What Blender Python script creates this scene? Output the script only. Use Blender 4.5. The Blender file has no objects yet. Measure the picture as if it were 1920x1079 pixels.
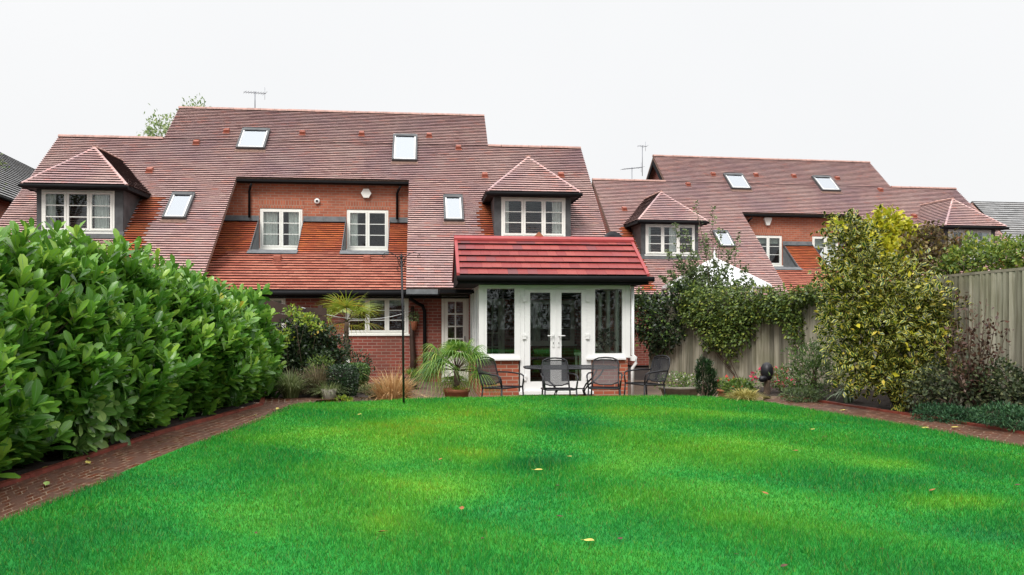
import bpy, math, random
import numpy as np
from mathutils import Vector, Matrix, Euler
random.seed(7); rng = np.random.default_rng(7)
S = bpy.context.scene
COL = S.collection
PI = math.pi
F, HY, EYE = 1493.0, 590.0, 1.65      # focal length in photo pixels, horizon row, eye height over the patio

# ------------------------------------------------------------------ materials
def new_mat(name):
    m = bpy.data.materials.new(name); m.use_nodes = True
    nt = m.node_tree; b = nt.nodes['Principled BSDF']
    return m, nt, b
def nd(nt, typ, **kw):
    n = nt.nodes.new(typ)
    for k, v in kw.items():
        if k in n.inputs: n.inputs[k].default_value = v
        else: setattr(n, k, v)
    return n
def ramp(nt, stops, interp='LINEAR'):
    r = nt.nodes.new('ShaderNodeValToRGB'); cr = r.color_ramp; cr.interpolation = interp
    while len(cr.elements) < len(stops): cr.elements.new(.5)
    for e, (p, c) in zip(cr.elements, stops): e.position = p; e.color = (*c, 1)
    return r
def plain(name, col, rough=.6, metal=0, noise=.12, scale=6, spec=.5, bump=0):
    m, nt, b = new_mat(name)
    tc = nd(nt, 'ShaderNodeTexCoord'); n = nd(nt, 'ShaderNodeTexNoise', Scale=scale, Detail=5.0)
    nt.links.new(tc.outputs['Object'], n.inputs['Vector'])
    r = ramp(nt, [(.3, tuple(c*(1-noise) for c in col)), (.7, tuple(min(1, c*(1+noise)) for c in col))])
    nt.links.new(n.outputs['Fac'], r.inputs[0]); nt.links.new(r.outputs[0], b.inputs['Base Color'])
    b.inputs['Roughness'].default_value = rough; b.inputs['Metallic'].default_value = metal
    b.inputs['Specular IOR Level'].default_value = spec
    if bump:
        bp = nd(nt, 'ShaderNodeBump', Strength=bump, Distance=.01)
        nt.links.new(n.outputs['Fac'], bp.inputs['Height']); nt.links.new(bp.outputs[0], b.inputs['Normal'])
    return m
def brick_mat(name, c1, c2, mortar, bw=.225, bh=.075, msize=.009, dark=.35, grime=(.10, .05, .035)):
    m, nt, b = new_mat(name)
    uv = nd(nt, 'ShaderNodeUVMap')
    br = nd(nt, 'ShaderNodeTexBrick', Scale=1.0)
    br.inputs['Brick Width'].default_value = bw; br.inputs['Row Height'].default_value = bh
    br.inputs['Mortar Size'].default_value = msize; br.inputs['Mortar Smooth'].default_value = .2
    br.inputs['Color1'].default_value = (*c1, 1); br.inputs['Color2'].default_value = (*c2, 1); br.inputs['Mortar'].default_value = (*mortar, 1)
    br.inputs['Bias'].default_value = -.1
    nt.links.new(uv.outputs[0], br.inputs['Vector'])
    n = nd(nt, 'ShaderNodeTexNoise', Scale=1.3, Detail=6.0); nt.links.new(uv.outputs[0], n.inputs['Vector'])
    r = ramp(nt, [(.42, (0, 0, 0)), (.75, (dark,)*3)])
    nt.links.new(n.outputs['Fac'], r.inputs[0])
    mx = nd(nt, 'ShaderNodeMixRGB'); mx.inputs[2].default_value = (*grime, 1)
    nt.links.new(r.outputs[0], mx.inputs[0]); nt.links.new(br.outputs['Color'], mx.inputs[1])
    nt.links.new(mx.outputs[0], b.inputs['Base Color'])
    bp = nd(nt, 'ShaderNodeBump', Strength=.5, Distance=.006); bp.invert = True
    nt.links.new(br.outputs['Fac'], bp.inputs['Height']); nt.links.new(bp.outputs[0], b.inputs['Normal'])
    b.inputs['Roughness'].default_value = .8
    return m
def tile_mat(name, stops, blot, blotc, rough=.34, big=None):
    """roof tiles: colour of each tile from its own random number, lichen and blotches from noise"""
    m, nt, b = new_mat(name)
    at = nd(nt, 'ShaderNodeAttribute', attribute_name='rnd')
    r = ramp(nt, stops); nt.links.new(at.outputs['Fac'], r.inputs[0])
    tc = nd(nt, 'ShaderNodeTexCoord')
    n = nd(nt, 'ShaderNodeTexNoise', Scale=.55, Detail=5.0, Roughness=.65); nt.links.new(tc.outputs['Object'], n.inputs['Vector'])
    r2 = ramp(nt, [(.45, (0, 0, 0)), (.68, (blot,)*3)]); nt.links.new(n.outputs['Fac'], r2.inputs[0])
    mx = nd(nt, 'ShaderNodeMixRGB'); mx.inputs[2].default_value = (*blotc, 1)
    nt.links.new(r2.outputs[0], mx.inputs[0]); nt.links.new(r.outputs[0], mx.inputs[1])
    last = mx
    if big:
        n3 = nd(nt, 'ShaderNodeTexNoise', Scale=.9, Detail=4.0); 
        mp = nd(nt, 'ShaderNodeMapping'); mp.inputs['Location'].default_value = (7, 3, 1); nt.links.new(tc.outputs['Object'], mp.inputs[0]); nt.links.new(mp.outputs[0], n3.inputs['Vector'])
        r3 = ramp(nt, [(.45, (0, 0, 0)), (.75, (.6, .6, .6))]); nt.links.new(n3.outputs['Fac'], r3.inputs[0])
        m3 = nd(nt, 'ShaderNodeMixRGB'); m3.inputs[2].default_value = (*big, 1)
        nt.links.new(r3.outputs[0], m3.inputs[0]); nt.links.new(last.outputs[0], m3.inputs[1]); last = m3
    n4 = nd(nt, 'ShaderNodeTexNoise', Scale=30.0, Detail=3.0); nt.links.new(tc.outputs['Object'], n4.inputs['Vector'])
    m4 = nd(nt, 'ShaderNodeMixRGB', blend_type='MULTIPLY'); m4.inputs[0].default_value = .5
    r4 = ramp(nt, [(.3, (.72, .72, .72)), (.6, (1, 1, 1))]); nt.links.new(n4.outputs['Fac'], r4.inputs[0])
    nt.links.new(last.outputs[0], m4.inputs[1]); nt.links.new(r4.outputs[0], m4.inputs[2])
    nt.links.new(m4.outputs[0], b.inputs['Base Color'])
    b.inputs['Roughness'].default_value = rough
    return m
def leaf_mat(name, stops, rough=.45, trans=.3, edge=None, edge_w=.62, spec=.5, rib=None):
    m, nt, b = new_mat(name)
    at = nd(nt, 'ShaderNodeAttribute', attribute_name='rnd')
    r = ramp(nt, stops); nt.links.new(at.outputs['Fac'], r.inputs[0]); col = r.outputs[0]
    if edge or rib:
        uv = nd(nt, 'ShaderNodeUVMap'); sp = nd(nt, 'ShaderNodeSeparateXYZ'); nt.links.new(uv.outputs[0], sp.inputs[0])
        sb = nd(nt, 'ShaderNodeMath', operation='SUBTRACT'); nt.links.new(sp.outputs[0], sb.inputs[0]); sb.inputs[1].default_value = .5
        ab = nd(nt, 'ShaderNodeMath', operation='ABSOLUTE'); nt.links.new(sb.outputs[0], ab.inputs[0])
        st = ramp(nt, [(edge_w*.5-.03, (0, 0, 0)), (edge_w*.5+.03, (1, 1, 1))] if edge else [(.02, (1, 1, 1)), (.05, (0, 0, 0))])
        nt.links.new(ab.outputs[0], st.inputs[0])
        mx = nd(nt, 'ShaderNodeMixRGB'); mx.inputs[2].default_value = (*(edge or rib), 1)
        nt.links.new(st.outputs[0], mx.inputs[0]); nt.links.new(col, mx.inputs[1]); col = mx.outputs[0]
    nt.links.new(col, b.inputs['Base Color']); b.inputs['Roughness'].default_value = rough
    b.inputs['Specular IOR Level'].default_value = spec
    if trans:
        t = nd(nt, 'ShaderNodeBsdfTranslucent'); nt.links.new(col, t.inputs['Color'])
        ms = nd(nt, 'ShaderNodeMixShader'); ms.inputs[0].default_value = trans
        out = nt.nodes['Material Output']
        nt.links.new(b.outputs[0], ms.inputs[1]); nt.links.new(t.outputs[0], ms.inputs[2]); nt.links.new(ms.outputs[0], out.inputs[0])
    return m
def glass_mat(name, tint=(.93, .95, .94), refl=.12):
    m = bpy.data.materials.new(name); m.use_nodes = True; nt = m.node_tree; nt.nodes.clear()
    o = nd(nt, 'ShaderNodeOutputMaterial'); t = nd(nt, 'ShaderNodeBsdfTransparent'); t.inputs[0].default_value = (*tint, 1)
    g = nd(nt, 'ShaderNodeBsdfGlossy'); g.inputs['Roughness'].default_value = .02; g.inputs[0].default_value = (.9, .95, 1, 1)
    fr = nd(nt, 'ShaderNodeFresnel', IOR=1.5); mu = nd(nt, 'ShaderNodeMath', operation='MULTIPLY_ADD'); mu.inputs[1].default_value = .85; mu.inputs[2].default_value = refl-.05
    nt.links.new(fr.outputs[0], mu.inputs[0])
    ms = nd(nt, 'ShaderNodeMixShader'); nt.links.new(mu.outputs[0], ms.inputs[0]); nt.links.new(t.outputs[0], ms.inputs[1]); nt.links.new(g.outputs[0], ms.inputs[2])
    nt.links.new(ms.outputs[0], o.inputs[0]); return m
def mesh_mat(name, col, alpha):
    """fine expanded metal mesh: holes too small to see one by one"""
    m = bpy.data.materials.new(name); m.use_nodes = True; nt = m.node_tree; b = nt.nodes['Principled BSDF']
    b.inputs['Base Color'].default_value = (*col, 1); b.inputs['Roughness'].default_value = .5
    uv = nd(nt, 'ShaderNodeTexCoord'); ck = nd(nt, 'ShaderNodeTexChecker', Scale=160.0); nt.links.new(uv.outputs['Object'], ck.inputs['Vector'])
    mu = nd(nt, 'ShaderNodeMath', operation='MULTIPLY_ADD'); mu.inputs[1].default_value = .3; mu.inputs[2].default_value = alpha-.15
    nt.links.new(ck.outputs['Fac'], mu.inputs[0]); nt.links.new(mu.outputs[0], b.inputs['Alpha'])
    return m

M = dict(
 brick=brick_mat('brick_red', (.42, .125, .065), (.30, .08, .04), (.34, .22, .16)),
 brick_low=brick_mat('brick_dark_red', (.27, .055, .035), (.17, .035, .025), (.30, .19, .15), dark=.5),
 brick_plinth=brick_mat('brick_plinth', (.42, .10, .045), (.30, .065, .03), (.40, .27, .2)),
 soldier=brick_mat('brick_soldier', (.42, .12, .06), (.30, .08, .04), (.34, .22, .16), bw=.075, bh=.225),
 tiles=tile_mat('roof_tiles', [(0, (.38, .215, .20)), (.12, (.48, .285, .265)), (.8, (.54, .335, .31)), (.9, (.57, .26, .22)), (1, (.58, .40, .35))], .75, (.33, .21, .235), big=(.60, .43, .39)),
 tiles_pink=tile_mat('roof_tiles_washed', [(0, (.38, .11, .075)), (.5, (.52, .17, .115)), (1, (.58, .21, .14))], .4, (.42, .17, .13)),
 tiles_orange=tile_mat('roof_tiles_sheltered', [(0, (.26, .05, .022)), (.5, (.36, .07, .026)), (1, (.46, .11, .032))], .6, (.15, .04, .03), rough=.6, big=(.40, .12, .03)),
 edge=plain('tile_edge_shade', (.022, .011, .010), .9, noise=.4),  # near-black tile lips: shadow line under each course put into the colour
 deck=plain('mortar_verge', (.17, .10, .075), .9, noise=.4, scale=20),
 ridge=plain('ridge_tile', (.36, .205, .17), .6, noise=.3, scale=9),
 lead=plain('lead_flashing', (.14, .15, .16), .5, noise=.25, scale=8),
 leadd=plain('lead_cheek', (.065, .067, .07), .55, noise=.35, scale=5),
 black=plain('black_plastic', (.007, .007, .008), .7, noise=.2, spec=.15),
 white=plain('white_upvc', (.80, .80, .79), .3, noise=.02),
 cream=plain('cream_paint', (.80, .80, .75), .4, noise=.04),
 terr=plain('terracotta', (.33, .12, .06), .8, noise=.25, scale=9),
 vent=plain('vent_tile', (.26, .075, .045), .7, noise=.25, scale=12),
 glass=glass_mat('window_glass', refl=.05),
 cglass=glass_mat('conservatory_glass', (.88, .92, .87), .06),
 skyglass=glass_mat('rooflight_glass', (.95, .97, 1), .38),
 curtain=plain('curtain_fabric', (.86, .87, .83), .9, noise=.1, scale=12),
 blind=plain('blind_fabric', (.80, .84, .86), .9, noise=.03),
 blindg=plain('roller_blind', (.42, .46, .40), .9, noise=.2, scale=14),
 dark=plain('dark_interior', (.03, .028, .03), .9),
 iron=plain('black_iron', (.009, .009, .012), .45, noise=.2, spec=.4),
 imesh=mesh_mat('black_mesh', (.014, .015, .020), .72),
 croof=tile_mat('conservatory_tiles', [(0, (.21, .024, .024)), (.5, (.27, .040, .034)), (.75, (.30, .052, .042)), (.88, (.22, .035, .038)), (1, (.13, .038, .042))], .3, (.19, .034, .036), rough=.65),
 credtrim=plain('red_trim', (.30, .03, .03), .45, noise=.1),
 slate=tile_mat('slate_roof', [(0, (.20, .20, .20)), (1, (.31, .31, .31))], .5, (.22, .205, .19)),
 wood=plain('fence_wood', (.24, .215, .165), .9, noise=.3, scale=5),
 bwood=plain('brown_stained_wood', (.035, .016, .009), .6, noise=.4, scale=6),
 bark=plain('bark', (.09, .06, .04), .95, noise=.4, scale=14, bump=.5),
 soil=plain('soil', (.022, .013, .009), 1, noise=.5, scale=18, bump=.8),
 kerb=plain('red_kerb', (.17, .035, .022), .5, noise=.35, scale=9),
 stone=plain('stone', (.22, .20, .16), .9, noise=.3, scale=14),
 rope=plain('rope', (.62, .63, .62), .8), galv=plain('aerial_metal', (.16, .17, .2), .4, metal=.6),
)
# fence boards take a tone of their own
def board_mat():
    m, nt, b = new_mat('weathered_boards')
    at = nd(nt, 'ShaderNodeAttribute', attribute_name='rnd'); r = ramp(nt, [(0, (.16, .15, .115)), (.5, (.30, .28, .215)), (1, (.42, .39, .31))]); nt.links.new(at.outputs['Fac'], r.inputs[0])
    tc = nd(nt, 'ShaderNodeTexCoord'); mp = nd(nt, 'ShaderNodeMapping'); mp.inputs['Scale'].default_value = (18, 18, 1.1)
    nt.links.new(tc.outputs['Object'], mp.inputs[0]); n = nd(nt, 'ShaderNodeTexNoise', Scale=1.6, Detail=7.0); nt.links.new(mp.outputs[0], n.inputs['Vector'])
    r2 = ramp(nt, [(.3, (.45, .42, .36)), (.6, (1, 1, 1))]); nt.links.new(n.outputs['Fac'], r2.inputs[0])
    mx = nd(nt, 'ShaderNodeMixRGB', blend_type='MULTIPLY'); mx.inputs[0].default_value = .9; nt.links.new(r.outputs[0], mx.inputs[1]); nt.links.new(r2.outputs[0], mx.inputs[2])
    n3 = nd(nt, 'ShaderNodeTexNoise', Scale=1.2, Detail=4.0); nt.links.new(tc.outputs['Object'], n3.inputs['Vector'])
    r3 = ramp(nt, [(.45, (0, 0, 0)), (.7, (.6, .6, .6))]); nt.links.new(n3.outputs['Fac'], r3.inputs[0])
    m3 = nd(nt, 'ShaderNodeMixRGB'); m3.inputs[2].default_value = (.12, .125, .06, 1); nt.links.new(r3.outputs[0], m3.inputs[0]); nt.links.new(mx.outputs[0], m3.inputs[1])
    nt.links.new(m3.outputs[0], b.inputs['Base Color']); b.inputs['Roughness'].default_value = .9
    return m
M['boards'] = board_mat()
def path_mat():
    m, nt, b = new_mat('brick_paving')
    uv = nd(nt, 'ShaderNodeUVMap'); br = nd(nt, 'ShaderNodeTexBrick', Scale=1.0)
    br.inputs['Brick Width'].default_value = .215; br.inputs['Row Height'].default_value = .105; br.inputs['Mortar Size'].default_value = .009
    br.inputs['Color1'].default_value = (.17, .045, .024, 1); br.inputs['Color2'].default_value = (.085, .026, .015, 1); br.inputs['Mortar'].default_value = (.40, .30, .22, 1)
    mp = nd(nt, 'ShaderNodeMapping'); mp.inputs['Rotation'].default_value = (0, 0, PI/2); nt.links.new(uv.outputs[0], mp.inputs[0]); nt.links.new(mp.outputs[0], br.inputs['Vector'])
    n = nd(nt, 'ShaderNodeTexNoise', Scale=4.5, Detail=7.0); nt.links.new(uv.outputs[0], n.inputs['Vector'])
    r = ramp(nt, [(.38, (.1, .1, .1)), (.56, (.95, .95, .95))]); nt.links.new(n.outputs['Fac'], r.inputs[0])
    mx = nd(nt, 'ShaderNodeMixRGB'); mx.inputs[2].default_value = (.085, .034, .018, 1); nt.links.new(r.outputs[0], mx.inputs[0]); nt.links.new(br.outputs['Color'], mx.inputs[1])
    nt.links.new(mx.outputs[0], b.inputs['Base Color'])
    rr = ramp(nt, [(.35, (.25, .25, .25)), (.6, (.7, .7, .7))]); nt.links.new(n.outputs['Fac'], rr.inputs[0]); nt.links.new(rr.outputs[0], b.inputs['Roughness'])
    bp = nd(nt, 'ShaderNodeBump', Strength=.7, Distance=.008); bp.invert = True; nt.links.new(br.outputs['Fac'], bp.inputs['Height']); nt.links.new(bp.outputs[0], b.inputs['Normal'])
    return m
M['paving'] = path_mat()
M['patio'] = brick_mat('patio_paving', (.20, .13, .085), (.13, .085, .06), (.09, .07, .05), bw=.2, bh=.1, dark=.6, grime=(.07, .05, .035))

# ------------------------------------------------------------------ mesh builder
class MB:
    def __init__(s): s.v = []; s.f = []; s.mi = []; s.r = []; s.sm = []
    def quad(s, pts, mi=0, r=None, sm=False):
        n = len(s.v); s.v += [tuple(p) for p in pts]; s.f.append(tuple(range(n, n+len(pts)))); s.mi.append(mi); s.r.append(random.random() if r is None else r); s.sm.append(sm)
    def faces(s, vs, fs, mi=0, r=None, sm=False):
        n = len(s.v); s.v += [tuple(p) for p in vs]; r = random.random() if r is None else r
        for f in fs: s.f.append(tuple(i+n for i in f)); s.mi.append(mi); s.r.append(r); s.sm.append(sm)
    def box(s, x0, x1, y0, y1, z0, z1, mi=0, r=None, rot=None):
        vs = [(x, y, z) for x in (x0, x1) for y in (y0, y1) for z in (z0, z1)]
        if rot: c, R = rot; vs = [tuple(R @ (Vector(p)-Vector(c)) + Vector(c)) for p in vs]
        s.faces(vs, [(0, 1, 3, 2), (4, 6, 7, 5), (0, 4, 5, 1), (2, 3, 7, 6), (0, 2, 6, 4), (1, 5, 7, 3)], mi, r)
    def prism(s, prof, axis, a0, a1, mi=0, r=None):
        """profile of 2-D points extruded along axis 0 (x) or 1 (y)"""
        n = len(prof)
        mk = (lambda a, p: (a, p[0], p[1])) if axis == 0 else (lambda a, p: (p[0], a, p[1])) if axis == 1 else (lambda a, p: (p[0], p[1], a))
        vs = [mk(a0, p) for p in prof]+[mk(a1, p) for p in prof]
        s.faces(vs, [tuple(range(n))[::-1], tuple(range(n, 2*n))]+[(i, (i+1) % n, n+(i+1) % n, n+i) for i in range(n)], mi, r)
    def tube(s, pts, rad, n=6, mi=0, cap=True, sm=True):
        pts = [Vector(p) for p in pts]; rads = rad if isinstance(rad, (list, tuple)) else [rad]*len(pts)
        vs = []; up = Vector((.13, .21, 1)).normalized()
        for i, p in enumerate(pts):
            t = (pts[min(i+1, len(pts)-1)]-pts[max(i-1, 0)]).normalized()
            a = t.cross(up); a = a.normalized() if a.length > 1e-3 else t.cross(Vector((1, 0, 0))).normalized()
            b = t.cross(a)
            for k in range(n):
                an = 2*PI*k/n; vs.append(p+(a*math.cos(an)+b*math.sin(an))*rads[i])
        fs = [(i*n+k, i*n+(k+1) % n, (i+1)*n+(k+1) % n, (i+1)*n+k) for i in range(len(pts)-1) for k in range(n)]
        if cap: fs += [tuple(range(n))[::-1], tuple(range((len(pts)-1)*n, len(pts)*n))]
        s.faces(vs, fs, mi, sm=sm)
    def lathe(s, prof, c, n=20, mi=0, sm=True):
        vs = [(c[0]+r*math.cos(2*PI*k/n), c[1]+r*math.sin(2*PI*k/n), c[2]+z) for r, z in prof for k in range(n)]
        fs = [(i*n+k, i*n+(k+1) % n, (i+1)*n+(k+1) % n, (i+1)*n+k) for i in range(len(prof)-1) for k in range(n)]
        s.faces(vs, fs, mi, sm=sm)
    def build(s, name, mats, parent=None, off=(0, 0, 0)):
        if not isinstance(mats, (list, tuple)): mats = [mats]
        me = bpy.data.meshes.new(name)
        V = [(x-off[0], y-off[1], z-off[2]) for x, y, z in s.v]
        me.from_pydata(V, [], s.f)
        for m in mats: me.materials.append(m)
        me.polygons.foreach_set('material_index', s.mi); me.polygons.foreach_set('use_smooth', s.sm)
        uvl = me.uv_layers.new(name='UVMap'); at = me.attributes.new('rnd', 'FLOAT', 'FACE'); at.data.foreach_set('value', s.r)
        co = s.v; uvs = []
        for p in me.polygons:
            nx, ny, nz = (abs(c) for c in p.normal)
            for li in p.vertices:
                x, y, z = co[li]
                uvs += (x, y) if nz > max(nx, ny)*1.3 else ((x, z) if ny >= nx else (y, z))
        uvl.data.foreach_set('uv', uvs)
        me.update(); o = bpy.data.objects.new(name, me); COL.objects.link(o); o.parent = parent
        return o
def tag(o, label=None, cat=None, group=None, kind=None):
    if label: o['label'] = label
    if cat: o['category'] = cat
    if group: o['group'] = group
    if kind: o['kind'] = kind
    return o
def empty(name, loc, rz=0, label=None, cat=None, group=None):
    o = bpy.data.objects.new(name, None); COL.objects.link(o); o.empty_display_size = .2
    o.location = loc; o.rotation_euler = (0, 0, rz); return tag(o, label, cat, group)
def copy_tree(o, parent=None):
    c = o.copy(); COL.objects.link(c); c.parent = parent
    for ch in list(o.children): copy_tree(ch, c)
    return c
def at(px, py, Y):     # point at depth Y seen at a photo pixel
    return Vector(((px-960)/F*Y, Y, (HY-py)/F*Y+EYE))
def ground(px, py, z):
    Y = (EYE-z)*F/(py-HY); return Vector(((px-960)/F*Y, Y, z))

# ------------------------------------------------------------------ leaves
def template(n, prof, fold=.25, bend=.25):
    vs = []; uv = []
    for i in range(n+1):
        t = i/n; w = prof(t); zb = -bend*t*t
        for k in (-1, 0, 1):
            vs.append((k*w, t, zb+abs(k)*w*fold)); uv.append((.5+.5*k, t))
    fs = [(i*3+k, i*3+k+1, i*3+k+4, i*3+k+3) for i in range(n) for k in (0, 1)]
    return np.array(vs), np.array(fs), np.array(uv)
LAUREL = template(4, lambda t: (.03, .12, .19, .215, .08)[round(t*4)], .28, .14)
OVAL = template(2, lambda t: (.02, .30, .03)[round(t*2)], .3, .15)
KITE = (np.array([(0, 0, 0), (-.28, .5, .08), (0, 1, -.05), (.28, .5, .08)]), np.array([(0, 3, 2, 1)]), np.array([(.5, 0), (0, .5), (.5, 1), (1, .5)]))
THIN = (np.array([(0, 0, 0), (-.11, .5, .04), (0, 1, -.1), (.11, .5, .04)]), np.array([(0, 3, 2, 1)]), np.array([(.5, 0), (0, .5), (.5, 1), (1, .5)]))
def unit(a): return a/np.maximum(np.linalg.norm(a, axis=1, keepdims=True), 1e-9)
def scatter(name, P, D, U, size, tmpl, mat, parent=None, rnd=None, off=(0, 0, 0), smooth=True):
    V, Fq, uv = tmpl; N = len(P); D = unit(D); X = unit(np.cross(D, U)); Z = np.cross(X, D)
    size = np.broadcast_to(size, (N,))[:, None, None]
    W = (V[None, :, 0, None]*X[:, None]+V[None, :, 1, None]*D[:, None]+V[None, :, 2, None]*Z[:, None])*size+P[:, None]
    W = W.reshape(-1, 3)-np.array(off); nv = len(V); nf = len(Fq); fl = (Fq[None]+np.arange(N)[:, None, None]*nv).reshape(-1)
    me = bpy.data.meshes.new(name); me.vertices.add(N*nv); me.vertices.foreach_set('co', W.ravel().astype(np.float32))
    me.loops.add(len(fl)); me.loops.foreach_set('vertex_index', fl.astype(np.int32)); k = Fq.shape[1]
    me.polygons.add(N*nf); me.polygons.foreach_set('loop_start', (np.arange(N*nf)*k).astype(np.int32)); me.polygons.foreach_set('loop_total', np.full(N*nf, k, np.int32))
    if smooth: me.polygons.foreach_set('use_smooth', np.ones(N*nf, bool))
    u = me.uv_layers.new(name='UVMap'); u.data.foreach_set('uv', np.tile(uv[Fq.ravel()], (N, 1)).ravel().astype(np.float32))
    a = me.attributes.new('rnd', 'FLOAT', 'POINT'); rnd = rng.random(N) if rnd is None else rnd
    a.data.foreach_set('value', np.repeat(rnd, nv).astype(np.float32))
    me.materials.append(mat); me.update(calc_edges=True); me.validate()
    o = bpy.data.objects.new(name, me); COL.objects.link(o); o.parent = parent; return o
def sphere(n): return unit(rng.normal(size=(n, 3)))
def blob_pts(blobs, n, shell=(.72, 1.05), lump=.18):
    """points in the outer layer of a union of uneven ellipsoids, with their outward directions"""
    w = np.array([(b[3]*b[4]+b[4]*b[5]+b[3]*b[5]) for b in blobs]); w = w/w.sum(); P = []; O = []
    for b, k in zip(blobs, rng.multinomial(n, w)):
        d = sphere(k); c = np.array(b[:3]); r = np.array(b[3:6])
        ph = rng.random(3)*6
        l = 1+lump*np.sin(d[:, 0]*5+ph[0])*np.sin(d[:, 1]*4+ph[1])+lump*.7*np.sin(d[:, 2]*7+ph[2]+d[:, 0]*3)
        q = c+d*r*(rng.uniform(shell[0]**2, shell[1]**2, k)**.5*l)[:, None]
        keep = np.ones(k, bool)
        for b2 in blobs:
            if b2 is b: continue
            e = (q-np.array(b2[:3]))/np.array(b2[3:6]); keep &= (e*e).sum(1) > .35
        P.append(q[keep]); O.append(unit(d/r)[keep])
    return np.vstack(P), np.vstack(O)
def shoots(P, D, nleaf, leaf, span=.9, spread=1.0):
    """whorls of leaves round each shoot tip: returns leaf points, directions, normals"""
    n = len(P); D = unit(D); ref = np.where(np.abs(D[:, 2:3]) > .9, np.array([[1., 0, 0]]), np.array([[0, 0, 1.]])); A = unit(np.cross(D, ref)); B = np.cross(D, A)
    k = np.arange(nleaf); ang = k[None]*2.4+rng.random((n, 1))*6.28; t = k[None]/nleaf
    rad = np.cos(ang)[..., None]*A[:, None]+np.sin(ang)[..., None]*B[:, None]
    tilt = (spread*(1-.75*t))[..., None]
    d = D[:, None]+rad*tilt*1.25+rng.normal(size=(n, nleaf, 3))*.18; d[..., 2] += .12
    p = P[:, None]+D[:, None]*((t-1)*leaf*span)[..., None]
    u = D[:, None]*1.2-rad*.5+np.array([0, 0, .5])
    return p.reshape(-1, 3), d.reshape(-1, 3), u.reshape(-1, 3), np.tile(t, (n, 1)).ravel()
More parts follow.
